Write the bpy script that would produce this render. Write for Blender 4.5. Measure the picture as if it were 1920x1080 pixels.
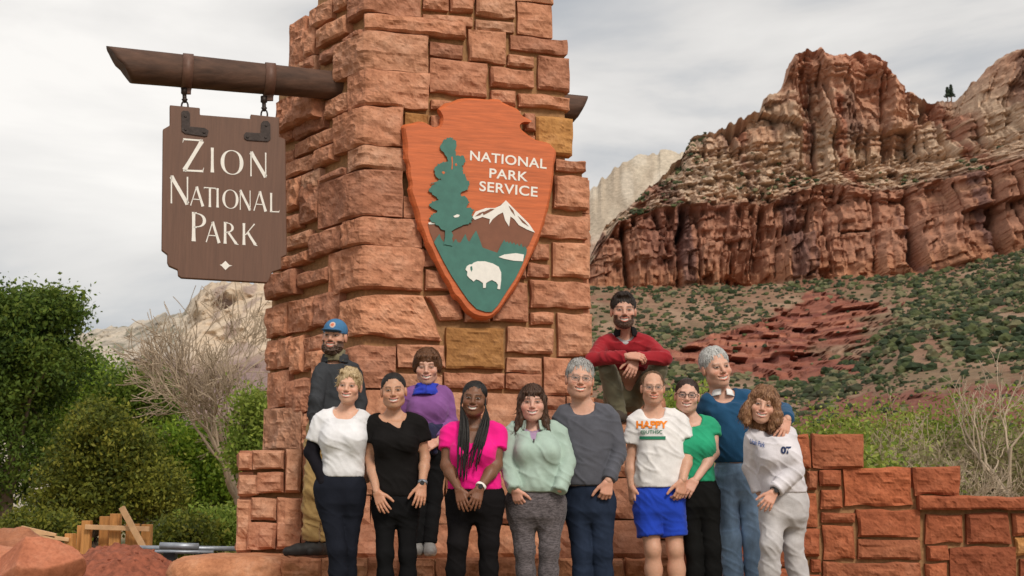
import bpy, bmesh, math, random
import numpy as np
from mathutils import Vector, Matrix
from mathutils.geometry import tessellate_polygon
from mathutils.bvhtree import BVHTree

for o in list(bpy.data.objects): bpy.data.objects.remove(o)
SC = bpy.context.scene
COL = SC.collection
random.seed(7); RNG = np.random.default_rng(7)

# ------------------------------------------------------------------ camera
FPX, HOR, CAMZ = 2600.0, 970.0, 0.70          # focal length (px of the 1920 frame), horizon row, eye height
PITCH = math.atan((HOR-540)/FPX)
cam = bpy.data.cameras.new('camera'); camo = bpy.data.objects.new('camera', cam); COL.objects.link(camo)
camo.location = (0, 0, CAMZ); camo.rotation_euler = (math.pi/2+PITCH, 0, 0)
cam.sensor_width = 36; cam.lens = FPX/1920*36; cam.clip_end = 20000; cam.clip_start = 0.1
cam.dof.use_dof = True; cam.dof.focus_distance = 9.4; cam.dof.aperture_fstop = 6.5
SC.camera = camo
SC.render.resolution_x, SC.render.resolution_y = 1024, 576

# ------------------------------------------------------------------ sky, sun, exposure
SUN_EL, SUN_AZ = math.radians(40), math.radians(24)     # azimuth: from behind the camera, towards the right
wd = bpy.data.worlds.new('World'); SC.world = wd; wd.use_nodes = True
nt = wd.node_tree; N = nt.nodes; Lk = nt.links
N.clear()
out = N.new('ShaderNodeOutputWorld'); bg = N.new('ShaderNodeBackground')
sky = N.new('ShaderNodeTexSky'); sky.sky_type = 'NISHITA'; sky.sun_disc = False
sky.sun_elevation = SUN_EL; sky.sun_rotation = math.pi - SUN_AZ; sky.dust_density = 2.0
tc = N.new('ShaderNodeTexCoord'); mp = N.new('ShaderNodeMapping'); mp.inputs['Scale'].default_value = (1.6, 1.6, 5.5)
mp.inputs['Location'].default_value = (4.4, 1.7, 0.05)
n1 = N.new('ShaderNodeTexNoise'); n1.inputs['Scale'].default_value = 1.7; n1.inputs['Detail'].default_value = 6; n1.inputs['Roughness'].default_value = .52
n1.inputs['Distortion'].default_value = .35
cr = N.new('ShaderNodeValToRGB')
e = cr.color_ramp.elements
e[0].position = .34; e[0].color = (2.9, 3.05, 3.25, 1)
e[1].position = .66; e[1].color = (6.7, 6.45, 6.1, 1)
m = e.new(.47); m.color = (5.0, 4.85, 4.65, 1)
mx = N.new('ShaderNodeMix'); mx.data_type = 'RGBA'; mx.inputs[0].default_value = .93
Lk.new(tc.outputs['Generated'], mp.inputs['Vector']); Lk.new(mp.outputs[0], n1.inputs['Vector'])
Lk.new(n1.outputs['Fac'], cr.inputs[0]); Lk.new(sky.outputs[0], mx.inputs[6]); Lk.new(cr.outputs[0], mx.inputs[7])
Lk.new(mx.outputs[2], bg.inputs[0]); bg.inputs[1].default_value = 0.10
Lk.new(bg.outputs[0], out.inputs[0])
sl = bpy.data.lights.new('sun', 'SUN'); sl.energy = 1.5; sl.angle = math.radians(14); sl.color = (1, .92, .80)
so = bpy.data.objects.new('sun', sl); COL.objects.link(so)
sd = Vector((math.sin(SUN_AZ)*math.cos(SUN_EL), -math.cos(SUN_AZ)*math.cos(SUN_EL), math.sin(SUN_EL)))
so.rotation_euler = sd.to_track_quat('Z', 'Y').to_euler(); so.location = (10, -10, 20)
vs = SC.view_settings; vs.view_transform = 'Standard'; vs.look = 'None'; vs.gamma = 1; vs.exposure = 0.62; vs.use_curve_mapping = False
SC.render.engine = 'CYCLES'

# ------------------------------------------------------------------ helpers
CT, ST = math.cos(PITCH), math.sin(PITCH)
CAM = np.array([0, 0, CAMZ])
def ray(px, py):
    u = (px-960)/FPX; v = (540-py)/FPX
    return np.array([u, CT-v*ST, ST+v*CT])
def at(px, py, Y):
    d = ray(px, py); return CAM + d*(Y/d[1])
def hit(px, py, P, n):
    d = ray(px, py); t = np.dot(np.asarray(P)-CAM, n)/np.dot(d, n); return CAM + d*t

def value_hash(ix, iy, iz, seed):
    h = (ix.astype(np.uint32)*np.uint32(374761393) + iy.astype(np.uint32)*np.uint32(668265263) + iz.astype(np.uint32)*np.uint32(1274126177) + np.uint32((seed*974711) & 0x7fffffff))
    h = (h ^ (h >> np.uint32(13)))*np.uint32(1274126177); h = h ^ (h >> np.uint32(16))
    return (h & np.uint32(0xffffff)).astype(np.float32)/np.float32(0x7fffff) - 1
def noise3(P, seed=0):
    P = np.asarray(P, dtype=np.float64); I = np.floor(P).astype(np.int64); f = (P-I).astype(np.float32)
    f = f*f*f*(f*(f*6-15)+10); I = I & 0xffffffff
    x, y, z = I[..., 0], I[..., 1], I[..., 2]; fx, fy, fz = f[..., 0], f[..., 1], f[..., 2]
    r = 0
    for dx in (0, 1):
        for dy in (0, 1):
            for dz in (0, 1):
                w = (fx if dx else 1-fx)*(fy if dy else 1-fy)*(fz if dz else 1-fz)
                r = r + w*value_hash((x+dx) & 0xffffffff, (y+dy) & 0xffffffff, (z+dz) & 0xffffffff, seed)
    return r
def fbm(P, oct=4, seed=0, gain=.5):
    r = 0; a = 1; s = 0; P = np.asarray(P, dtype=np.float64)
    for i in range(oct):
        r = r + a*noise3(P, seed+i*13); s += a; a *= gain; P = P*2.03+7.7
    return r/s

def mesh_obj(name, V, F, mat=None, parent=None, smooth=True, col=None, origin=None):
    V = np.asarray(V, dtype=np.float32).reshape(-1, 3)
    if origin is not None: V = V-np.asarray(origin, dtype=np.float32)
    me = bpy.data.meshes.new(name)
    if isinstance(F, np.ndarray):
        nf, k = F.shape
        me.vertices.add(len(V)); me.vertices.foreach_set('co', V.ravel())
        me.loops.add(nf*k); me.loops.foreach_set('vertex_index', F.astype(np.int32).ravel())
        me.polygons.add(nf); me.polygons.foreach_set('loop_start', np.arange(0, nf*k, k, dtype=np.int32))
        me.polygons.foreach_set('loop_total', np.full(nf, k, dtype=np.int32)); me.update(calc_edges=True); me.validate()
    else:
        me.from_pydata(V.tolist(), [], F); me.update()
    if col is not None:
        a = me.attributes.new('col', 'FLOAT_COLOR', 'POINT')
        c = np.ones((len(V), 4), dtype=np.float32); c[:, :3] = col; a.data.foreach_set('color', c.ravel())
    me.polygons.foreach_set('use_smooth', np.full(len(me.polygons), smooth, dtype=bool))
    if mat: me.materials.append(mat)
    o = bpy.data.objects.new(name, me); COL.objects.link(o)
    if origin is not None: o.location = origin
    if parent: setp(o, parent)
    return o
def setp(o, p):
    o.parent = p
    o.matrix_parent_inverse = Matrix.Identity(4)
    if p is not None:
        o.location = Vector(o.location)-world_loc(p)
def world_loc(p):
    v = Vector(p.location)
    if p.parent: v = v+world_loc(p.parent)
    return v
def empty(name, loc, label=None, cat=None, group=None):
    o = bpy.data.objects.new(name, None); COL.objects.link(o); o.location = loc; o.empty_display_size = .2
    tag(o, label, cat, group); return o
def tag(o, label=None, cat=None, group=None, kind=None):
    if label: o['label'] = label
    if cat: o['category'] = cat
    if group: o['group'] = group
    if kind: o['kind'] = kind
    return o

class MB:
    def __init__(s): s.V = []; s.F = []
    def add(s, V, F):
        b = len(s.V); s.V += [tuple(v) for v in V]; s.F += [tuple(i+b for i in f) for f in F]; return s
    def box(s, c, size, R=None, bev=0):
        c = np.asarray(c, float); h = np.asarray(size, float)/2
        bm = bmesh.new(); bmesh.ops.create_cube(bm, size=1)
        for v in bm.verts: v.co = Vector((v.co.x*2*h[0], v.co.y*2*h[1], v.co.z*2*h[2]))
        if bev: bmesh.ops.bevel(bm, geom=bm.edges[:], offset=bev, segments=2, affect='EDGES', profile=.6)
        bm.verts.index_update()
        V = np.array([v.co[:] for v in bm.verts]);
        if R is not None: V = V@np.asarray(R).T
        s.add(V+c, [[v.index for v in f.verts] for f in bm.faces]); bm.free(); return s
    def tube(s, pts, rad, n=8, caps=True):
        pts = [np.asarray(p, float) for p in pts]
        if not hasattr(rad, '__len__'): rad = [rad]*len(pts)
        V = []; F = []; up = None
        for i, p in enumerate(pts):
            t = pts[min(i+1, len(pts)-1)]-pts[max(i-1, 0)]; t = t/(np.linalg.norm(t)+1e-9)
            if up is None: up = np.array([0, 0, 1.]) if abs(t[2]) < .9 else np.array([1., 0, 0])
            a = np.cross(t, up); a /= np.linalg.norm(a)+1e-9; b = np.cross(t, a); up = -b if False else up
            for k in range(n):
                w = 2*math.pi*k/n; V.append(p+rad[i]*(a*math.cos(w)+b*math.sin(w)))
        for i in range(len(pts)-1):
            for k in range(n):
                F.append((i*n+k, i*n+(k+1) % n, (i+1)*n+(k+1) % n, (i+1)*n+k))
        if caps: F.append(tuple(range(n))); F.append(tuple(range((len(pts)-1)*n, len(pts)*n))[::-1])
        return s.add(V, F)
    def prism(s, poly, n, th):           # closed planar polygon (3-D points) pushed out by th along n
        P = [np.asarray(p, float) for p in poly]; m = len(P); n = np.asarray(n, float)
        tri = tessellate_polygon([[Vector(p) for p in P]])
        F = [tuple(t) for t in tri] + [tuple(i+m for i in t)[::-1] for t in tri] + [(i, (i+1) % m, (i+1) % m+m, i+m) for i in range(m)]
        return s.add([p+n*th for p in P]+P, F)
    def build(s, name, mat=None, parent=None, smooth=False, origin=None, fix=True):
        o = mesh_obj(name, np.array(s.V), s.F, mat, None, smooth, None, origin)
        if fix:
            bm = bmesh.new(); bm.from_mesh(o.data); bmesh.ops.recalc_face_normals(bm, faces=bm.faces); bm.to_mesh(o.data); bm.free()
        if parent: setp(o, parent)
        return o

# ------------------------------------------------------------------ materials
def new_mat(name):
    m = bpy.data.materials.new(name); m.use_nodes = True; nt = m.node_tree
    b = nt.nodes['Principled BSDF']; return m, nt, b
def nd(nt, t, **kw):
    n = nt.nodes.new(t)
    for k, v in kw.items():
        if k in n.inputs.keys(): n.inputs[k].default_value = v
        else: setattr(n, k, v)
    return n
def noise_node(nt, scale, detail=4, rough=.55, coord='Object', stretch=None, dist=0):
    tc = nt.nodes.new('ShaderNodeTexCoord'); n = nt.nodes.new('ShaderNodeTexNoise')
    n.inputs['Scale'].default_value = scale; n.inputs['Detail'].default_value = detail; n.inputs['Roughness'].default_value = rough; n.inputs['Distortion'].default_value = dist
    if stretch:
        mp = nt.nodes.new('ShaderNodeMapping'); mp.inputs['Scale'].default_value = stretch
        nt.links.new(tc.outputs[coord], mp.inputs[0]); nt.links.new(mp.outputs[0], n.inputs['Vector'])
    else: nt.links.new(tc.outputs[coord], n.inputs['Vector'])
    return n
def ramp(nt, fac, stops):
    r = nt.nodes.new('ShaderNodeValToRGB'); el = r.color_ramp.elements
    el[0].position, el[0].color = stops[0][0], (*stops[0][1], 1); el[1].position, el[1].color = stops[-1][0], (*stops[-1][1], 1)
    for p, c in stops[1:-1]: k = el.new(p); k.color = (*c, 1)
    nt.links.new(fac, r.inputs[0]); return r
def mix(nt, fac, a, b, mode='MIX'):
    m = nt.nodes.new('ShaderNodeMix'); m.data_type = 'RGBA'; m.blend_type = mode
    for i, v in ((0, fac), (6, a), (7, b)):
        if isinstance(v, (int, float)): m.inputs[i].default_value = v
        elif isinstance(v, tuple): m.inputs[i].default_value = (*v, 1)
        else: nt.links.new(v, m.inputs[i])
    return m.outputs[2]
def bump(nt, b, h, strength=.4, dist=.01, prev=None):
    n = nt.nodes.new('ShaderNodeBump'); n.inputs['Strength'].default_value = strength; n.inputs['Distance'].default_value = dist
    nt.links.new(h, n.inputs['Height'])
    if prev: nt.links.new(prev, n.inputs['Normal'])
    nt.links.new(n.outputs[0], b.inputs['Normal']); return n.outputs[0]

def stone_mat(name, c1, c2, c3, bstr=.7):
    m, nt, b = new_mat(name); L = nt.links
    n1 = noise_node(nt, 5.5, 8, .62, 'Generated' if False else 'Object'); n2 = noise_node(nt, 38, 6, .7); n3 = noise_node(nt, 3.0, 3, .6, stretch=(1, 1, 4))
    oi = nt.nodes.new('ShaderNodeObjectInfo')
    r1 = ramp(nt, n1.outputs['Fac'], [(.3, c1), (.52, c2), (.75, c3)])
    hv = ramp(nt, oi.outputs['Random'], [(0, (.74, .70, .70)), (.3, (1.0, .96, .93)), (.62, (1.08, 1.05, 1.0)), (.85, (1.0, 1.12, 1.15)), (1, (1.25, 1.2, 1.1))])
    c = mix(nt, 1.0, r1.outputs[0], hv.outputs[0], 'MULTIPLY')
    r2 = ramp(nt, n2.outputs['Fac'], [(.3, (.66, .62, .6)), (.55, (1, 1, 1)), (.8, (1.16, 1.14, 1.12))])
    c = mix(nt, .8, c, r2.outputs[0], 'MULTIPLY')
    r3 = ramp(nt, n3.outputs['Fac'], [(.4, (1, 1, 1)), (.7, (.8, .78, .8))])
    c = mix(nt, .7, c, r3.outputs[0], 'MULTIPLY')
    L.new(c, b.inputs['Base Color']); b.inputs['Roughness'].default_value = .9; b.inputs['Specular IOR Level'].default_value = .25
    n4 = noise_node(nt, 11, 7, .6, dist=.4); n4.noise_type = 'RIDGED_MULTIFRACTAL'
    p = bump(nt, b, n1.outputs['Fac'], bstr*.6, .03); p = bump(nt, b, n4.outputs['Fac'], bstr*.55, .012, p); bump(nt, b, n2.outputs['Fac'], bstr*.9, .006, p)
    return m
def plain_mat(name, c, rough=.6, var=.15, scale=12, bstr=.15, metal=0, stretch=None, spec=.4):
    m, nt, b = new_mat(name)
    n = noise_node(nt, scale, 5, .6, stretch=stretch)
    lo = tuple(x*(1-var) for x in c); hi = tuple(min(1, x*(1+var)) for x in c)
    r = ramp(nt, n.outputs['Fac'], [(.3, lo), (.7, hi)])
    nt.links.new(r.outputs[0], b.inputs['Base Color']); b.inputs['Roughness'].default_value = rough; b.inputs['Metallic'].default_value = metal
    b.inputs['Specular IOR Level'].default_value = spec
    if bstr: bump(nt, b, n.outputs['Fac'], bstr, .01)
    return m
def attr_mat(name, rough=.7, nscale=30, var=.12, bstr=.2, bdist=.01, sss=0, spec=.3, stretch=None):
    m, nt, b = new_mat(name)
    a = nt.nodes.new('ShaderNodeAttribute'); a.attribute_name = 'col'
    n = noise_node(nt, nscale, 5, .6, stretch=stretch)
    r = ramp(nt, n.outputs['Fac'], [(.3, (1-var,)*3), (.7, (1+var,)*3)])
    c = mix(nt, 1.0, a.outputs['Color'], r.outputs[0], 'MULTIPLY')
    nt.links.new(c, b.inputs['Base Color']); b.inputs['Roughness'].default_value = rough; b.inputs['Specular IOR Level'].default_value = spec
    if sss:
        b.inputs['Subsurface Weight'].default_value = sss; b.inputs['Subsurface Radius'].default_value = (1, .4, .25); b.inputs['Subsurface Scale'].default_value = .006
    if bstr: bump(nt, b, n.outputs['Fac'], bstr, bdist)
    return m
M = {}
M['stone'] = stone_mat('red_sandstone', (.36, .155, .088), (.53, .252, .155), (.63, .345, .235), .8)
M['stone_wall'] = stone_mat('wall_sandstone', (.23, .066, .032), (.36, .112, .054), (.45, .160, .085), .9)
M['stone_yellow'] = stone_mat('ochre_sandstone', (.36, .17, .055), (.50, .255, .09), (.56, .31, .14), .5)
M['ledge'] = stone_mat('ledge_sandstone', (.34, .13, .065), (.50, .215, .115), (.58, .30, .19))
M['boulder'] = stone_mat('boulder_sandstone', (.36, .125, .065), (.47, .175, .10), (.54, .24, .15), .45)
M['mortar'] = plain_mat('mortar', (.34, .185, .085), .95, .25, 30, .5)
M['log'] = plain_mat('weathered_log', (.085, .043, .028), .75, .45, 14, .8, stretch=(.12, 1, 1))
M['strap'] = plain_mat('brown_steel', (.13, .065, .045), .55, .2, 25, .1)
M['iron'] = plain_mat('dark_iron', (.035, .024, .021), .5, .3, 30, .2, metal=.4)
M['signbrown'] = plain_mat('brown_painted_board', (.135, .066, .042), .55, .14, 9, .12, stretch=(6, 6, .35))
M['white'] = plain_mat('white_paint', (.80, .77, .72), .6, .05, 30, 0)
M['orange'] = plain_mat('orange_painted_wood', (.55, .130, .040), .6, .2, 7, .15, stretch=(.6, .6, 7))
M['green'] = plain_mat('green_paint', (.050, .165, .135), .6, .12, 14, .05)
M['brown'] = plain_mat('brown_paint', (.20, .075, .04), .6, .1, 14, .05)
M['wood'] = plain_mat('raw_timber', (.52, .24, .075), .7, .25, 10, .3, stretch=(6, 6, .6))
M['wood_pale'] = plain_mat('pale_timber', (.60, .36, .19), .7, .2, 10, .3, stretch=(1, 1, 1))
M['steel'] = plain_mat('galvanised_steel', (.32, .35, .40), .45, .2, 15, .1, metal=.5)
M['dark'] = plain_mat('dark_rubber', (.02, .02, .022), .6, .2, 20, 0)
M['dirt'] = plain_mat('red_dirt', (.27, .085, .048), .95, .4, 20, 1.0)
M['terrain'] = attr_mat('cliff_rock', .95, .22, .22, .7, 2.0, stretch=(1, 1, 1.6))
M['leaf'] = None
# ================================================================== ground
def ground_sheet():
    xs = np.concatenate([-np.geomspace(6000, 12, 26), np.linspace(-11, 11, 45), np.geomspace(12, 6000, 26)])
    ys = np.concatenate([[-300, -100, -40, -15], np.linspace(-5, 40, 60), np.geomspace(42, 9000, 40)])
    X, Y = np.meshgrid(xs, ys, indexing='ij'); P = np.stack([X, Y, X*0], -1)
    Z = .05*fbm(P*.35, 3, 3)*np.clip((np.hypot(X-0, Y-9)-6)/6, 0, 1) - .03
    Z = Z + np.where(Y > 13, 1, 0)*np.clip((Y-13)/20, 0, 1)*.12*fbm(P*.12, 3, 5)
    V = np.stack([X, Y, Z], -1).reshape(-1, 3); ny = len(ys)
    i, j = np.meshgrid(np.arange(len(xs)-1), np.arange(ny-1), indexing='ij'); a = (i*ny+j).ravel()
    F = np.stack([a, a+ny, a+ny+1, a+1], -1)
    m, nt, b = new_mat('ground_earth')
    n1 = noise_node(nt, .12, 5, .6); n2 = noise_node(nt, 6, 8, .7)
    g = ramp(nt, n1.outputs['Fac'], [(.38, (.14, .15, .045)), (.5, (.20, .16, .08)), (.62, (.30, .14, .075))])
    d = ramp(nt, n2.outputs['Fac'], [(.3, (.6, .6, .6)), (.7, (1.25, 1.2, 1.15))])
    nt.links.new(mix(nt, .8, g.outputs[0], d.outputs[0], 'MULTIPLY'), b.inputs['Base Color']); b.inputs['Roughness'].default_value = .95
    bump(nt, b, n2.outputs['Fac'], .6, .03)
    o = mesh_obj('ground', V, F, m); tag(o, kind='structure', label='dry earth and grass ground of the valley floor')
ground_sheet()

# ================================================================== masonry
BY = 10.8
B_ = at(672, HOR, BY); C_ = at(1118, HOR, BY*1.05); A_ = at(485, HOR, BY*1.12)
for q in (A_, B_, C_): q[2] = 0
dF = (C_-B_)/np.linalg.norm(C_-B_); dL = (A_-B_)/np.linalg.norm(A_-B_)
nF = np.array([dF[1], -dF[0], 0]); nL = np.array([-dL[1], dL[0], 0])
if nF[1] > 0: nF = -nF
if nL[0] > 0: nL = -nL
WF = np.linalg.norm(C_-B_); WL = np.linalg.norm(A_-B_)
class Corner:        # unrolled pillar skin: u<0 left face, 0..WF front face, >WF right face
    def uv(s, px, py, face=None):
        if face is None: face = 'F' if px >= 683 else 'L'
        if face == 'F':
            p = hit(px, py, B_, nF); return np.dot(p-B_, dF), p[2]
        p = hit(px, py, B_, nL); return -np.dot(p-B_, dL), p[2]
    def map(s, u, v, d):
        r = .05; nR = dF
        w = np.clip((u+r)/(2*r), 0, 1); w = w*w*(3-2*w); w2 = np.clip((u-WF+r)/(2*r), 0, 1); w2 = w2*w2*(3-2*w2)
        n = nL[None]*(1-w)[:, None]+nF[None]*w[:, None]; n = n*(1-w2)[:, None]+nR[None]*w2[:, None]
        n = n/np.linalg.norm(n, axis=1)[:, None]
        base = B_[None]+np.where(u < 0, -u, 0)[:, None]*dL[None]+np.clip(u, 0, WF)[:, None]*dF[None]+np.clip(u-WF, 0, None)[:, None]*(-nF)[None]
        rr = np.exp(-(u/r)**2)+np.exp(-((u-WF)/r)**2)
        p = base+n*(d-.012*rr)[:, None]; p[:, 2] = v; return p
class Plane:
    def __init__(s, P, d, n): s.P = np.asarray(P, float); s.d = np.asarray(d, float); s.n = np.asarray(n, float)
    def uv(s, px, py, face=None):
        p = hit(px, py, s.P, s.n); return np.dot(p-s.P, s.d), p[2]
    def map(s, u, v, d):
        p = s.P[None]+u[:, None]*s.d[None]+d[:, None]*s.n[None]; p[:, 2] = v; return p
SEED = [0]
def stone(surf, q, mat, parent, proud=0.0, rough=1.0, gap=.0035, name='stone', back=.09, cell=.018):
    """q: four (u,v) corners TL,TR,BR,BL ; a rock-faced block sitting on the surface"""
    rough = rough*.8; SEED[0] += 1; sd = SEED[0]; rg = np.random.default_rng(sd)
    q = np.asarray(q, float); c = q.mean(0); w = np.linalg.norm(q[1]-q[0]); h = np.linalg.norm(q[3]-q[0])
    s = np.array([max(.2, 1-2*gap/max(w, .03)), max(.2, 1-2*gap/max(h, .03))]); q = c+(q-c)*s
    nu = int(np.clip(round(w/cell), 4, 46)); nv = int(np.clip(round(h/cell), 4, 24))
    S, T = np.meshgrid(np.linspace(0, 1, nu+1), np.linspace(0, 1, nv+1), indexing='ij')
    du = np.minimum(S, 1-S)*w; dv = np.minimum(T, 1-T)*h
    # crowd the outermost rows towards the rim, so that the arris is tight
    UV = (q[0]*(1-S[..., None])*(1-T[..., None])+q[1]*S[..., None]*(1-T[..., None])+q[2]*S[..., None]*T[..., None]+q[3]*(1-S[..., None])*T[..., None])
    P3 = np.stack([UV[..., 0], UV[..., 1], UV[..., 0]*0+sd*3.1], -1)
    e = np.minimum(np.minimum(du, dv)/.024, 1); e = e*(2-e)
    k = 7; ang = rg.uniform(0, 6.28, k); sl = rg.uniform(.08, .55, k)*rough; off = rg.uniform(.0, .03, k)
    uu = UV[..., 0]-c[0]; vv = UV[..., 1]-c[1]
    pl = np.min([off[i]+sl[i]*(np.cos(ang[i])*uu+np.sin(ang[i])*vv) for i in range(k)], 0)
    a2 = rg.uniform(0, 6.28, 4); o2 = rg.uniform(-.03, .015, 4); s2 = rg.uniform(.3, .8, 4)
    wu, wv = uu+.03*noise3(P3*7, sd+40), vv+.03*noise3(P3*7, sd+41)
    pm = np.max([np.min([o2[i]+s2[i]*(np.cos(a2[i]+j)*wu+np.sin(a2[i]+j)*wv) for j in (0, 1.9)], 0) for i in range(4)], 0)
    pl = np.clip(pl, -.045, .035)*.62+np.clip(pm, -.03, .03)*.45
    d = .012+e*(.030*rough+pl*rough+.010*rough*fbm(P3*9, 2, sd)+.015*rough*(1-2*np.abs(noise3(P3*np.array([11, 15, 1]), sd+5)))+.010*rough*(.5-np.abs(noise3(P3*27, sd+6)))+.006*fbm(P3*45, 2, sd+9))
    d = d+proud
    j = (1-e)*.010
    UV = UV+np.stack([noise3(P3*8, sd+21), noise3(P3*8, sd+33)], -1)*(j+.002)[..., None]
    u = UV[..., 0].ravel(); v = UV[..., 1].ravel()
    V = surf.map(u, v, d.ravel()); nn = nv+1
    i, jj = np.meshgrid(np.arange(nu), np.arange(nv), indexing='ij'); a = (i*nn+jj).ravel()
    F = [tuple(x) for x in np.stack([a, a+1, a+nn+1, a+nn], -1)]
    rim = [i*nn for i in range(nu+1)]+[nu*nn+t for t in range(1, nn)]+[i*nn+nv for i in range(nu-1, -1, -1)]+[t for t in range(nv-1, 0, -1)]
    vb = surf.map(u[rim], v[rim], np.full(len(rim), -back)); b0 = len(V); m = len(rim)
    F += [(rim[t], rim[(t+1) % m], b0+(t+1) % m, b0+t) for t in range(m)]; F.append(tuple(range(b0, b0+m))[::-1])
    V = np.concatenate([V, vb]); o = V.mean(0)
    # face winding: make the face look outwards
    ob = mesh_obj(name, V, F, mat, parent, False, None, o)
    f0 = ob.data.polygons[0]
    nrm = np.array(f0.normal); test = surf.map(np.array([c[0]]), np.array([c[1]]), np.array([.5]))[0]-surf.map(np.array([c[0]]), np.array([c[1]]), np.array([0.]))[0]
    if np.dot(nrm, test) < 0: ob.data.flip_normals()
    return ob
def rect(surf, x0, y0, x1, y1, f0=None, f1=None):
    a = surf.uv(x0, y0, f0); b = surf.uv(x1, y1, f1)
    u0, u1 = min(a[0], b[0]), max(a[0], b[0]); v0, v1 = min(a[1], b[1]), max(a[1], b[1])
    return [(u0, v1), (u1, v1), (u1, v0), (u0, v0)]
def fill_rows(surf, u0, u1, v0, v1, mat, parent, rowh=(.16, .3), w=(.25, .6), rough=1.0, proud=0, seed=1, cell=.045):
    rg = random.Random(seed); v = v0
    while v < v1-.04:
        h = rg.uniform(*rowh)
        if v1-(v+h) < .1: h = v1-v
        u = u0
        while u < u1-.03:
            ww = rg.uniform(*w)
            if u1-(u+ww) < .14: ww = u1-u
            if h > .24 and ww < .4 and rg.random() < .45:
                hh = h*rg.uniform(.4, .6)
                for a, b in ((v, v+hh), (v+hh, v+h)): stone(surf, [(u, b), (u+ww, b), (u+ww, a), (u, a)], mat, parent, proud+rg.uniform(-.006, .012), rough, cell=cell)
            else: stone(surf, [(u, v+h), (u+ww, v+h), (u+ww, v), (u, v)], mat, parent, proud+rg.uniform(-.006, .012), rough, cell=cell)
            u += ww
        v += h
C1 = lambda x, y: (500+x/3., y/3.)
C3 = lambda x, y: (480+x/2.909, 330+y/2.909)
C8 = lambda x, y: (420+x/2.077, 560+y/2.077)
C5 = lambda x, y: (1480+x/3.6, 780+y/3.6)
PIL = Corner()
pillar = empty('stone_pillar', (float(B_[0]), float(B_[1]), 0.0), 'tall red sandstone block pillar carrying the arrowhead sign and the log', 'pillar')
LEDGE_Z = float(at(800, 1045, 9.9)[2])
def pillar_core():
    mb = MB(); D_ = C_-nF*1.5; E_ = A_+dF*.4-nF*.2
    def sec(z0, z1, cut, lc):
        ins = .035
        B2 = B_-nF*ins-nL*ins; C2 = B_+dF*(WF-cut-ins)-nF*ins; A2 = B_+dL*(WL-lc-ins)-nL*ins; D2 = C2-nF*(1.45); E2 = A2+dF*.5-nF*.35
        mb.prism([np.array([p[0], p[1], z0]) for p in (B2, C2, D2, E2, A2)], (0, 0, 1), z1-z0)
    zz = lambda py: hit(1060, py, B_, nF)[2]
    sec(LEDGE_Z-.05, zz(300), .05, .03); sec(zz(300), zz(78), .20, .05); sec(zz(78), 5.35, .36, .72)
    mb.build('mortar_core', M['mortar'], pillar)
pillar_core()
cornerS = [(C1, 470, -60, 865, 105), (C1, 555, 155, 1120, 225), (C1, 392, 352, 905, 420), (C1, 470, 485, 910, 622), (C1, 395, 690, 765, 833), (C1, 465, 912, 790, 965),
           (C3, 352, 92, 797, 232), (C3, 482, 290, 905, 396), (C3, 408, 475, 912, 632)]
pv = None
for f, a, b, c, d in cornerS:
    x0, y0 = f(a, b); x1, y1 = f(c, d); R4 = rect(PIL, x0, y0, x1, y1, 'L', 'F')
    if pv is not None: R4[0] = (R4[0][0], pv); R4[1] = (R4[1][0], pv)      # each corner block beds on the joint of the one above
    pv = R4[2][1]; stone(PIL, R4, M['stone'], pillar, .012, 1.05)
def quad_px(f, pts, faces): return [PIL.uv(*f(x, y), fc) for (x, y), fc in zip(pts, faces)]
stone(PIL, quad_px(C3, [(470, 690), (908, 645), (1018, 905), (470, 880)], 'LFFL'), M['stone'], pillar, .012, .95)
stone(PIL, quad_px(C3, [(922, 650), (1110, 650), (1130, 782), (1005, 782)], 'FFFF'), M['stone'], pillar, .0, .8)
frontS = [(C1, [(880, -40, 1020, 62), (1030, -40, 1168, 75), (1178, -40, 1395, 108), (1410, 8, 1605, 215), (880, 75, 1163, 158), (1172, 108, 1395, 192), (920, 232, 1110, 332), (1135, 162, 1345, 362),
                (1370, 195, 1692, 312), (1350, 302, 1507, 382), (1525, 312, 1705, 517), (920, 325, 1240, 547), (1255, 375, 1500, 502), (1260, 505, 1400, 602), (1410, 522, 1705, 622), (920, 560, 1250, 640), (920, 650, 1250, 800),
                (1440, 640, 1505, 745), (1630, 895, 1800, 970), (1440, 755, 1505, 880), (1260, 612, 1430, 880), (800, 780, 1250, 960)]),
          (C3, [(1620, -8, 1815, 192), (1500, 205, 1815, 352), (1500, 362, 1602, 462), (1480, 472, 1602, 552), (1615, 357, 1822, 557), (1495, 567, 1825, 727), (1495, 742, 1625, 812),
                (1640, 747, 1837, 987), (1365, 822, 1620, 972), (1290, 575, 1482, 802), (805, 105, 1000, 238), (915, 250, 1100, 395), (915, 405, 1100, 502), (922, 512, 1100, 636), (1110, 402, 1280, 636), (1110, 105, 1490, 395), (1290, 402, 1470, 560),
                (770, 915, 1028, 1052), (1365, 985, 1557, 1078), (1565, 990, 1715, 1200), (1725, 1000, 1838, 1200), (1140, 650, 1280, 805)])]
for f, L in frontS:
    for (a, b, c, d) in L:
        x0, y0 = f(a, b); x1, y1 = f(c, d); stone(PIL, rect(PIL, x0, y0, x1, y1, 'F', 'F'), M['stone'], pillar, random.uniform(-.008, .012), 1.0)
for f, (a, b, c, d) in ((C1, (1510, 655, 1722, 882)), (C3, (1038, 822, 1352, 1058)), (C1, (778, 632, 912, 770))):
    x0, y0 = f(a, b); x1, y1 = f(c, d); stone(PIL, rect(PIL, x0, y0, x1, y1, 'F', 'F'), M['stone_yellow'], pillar, 0, .7)
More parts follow.
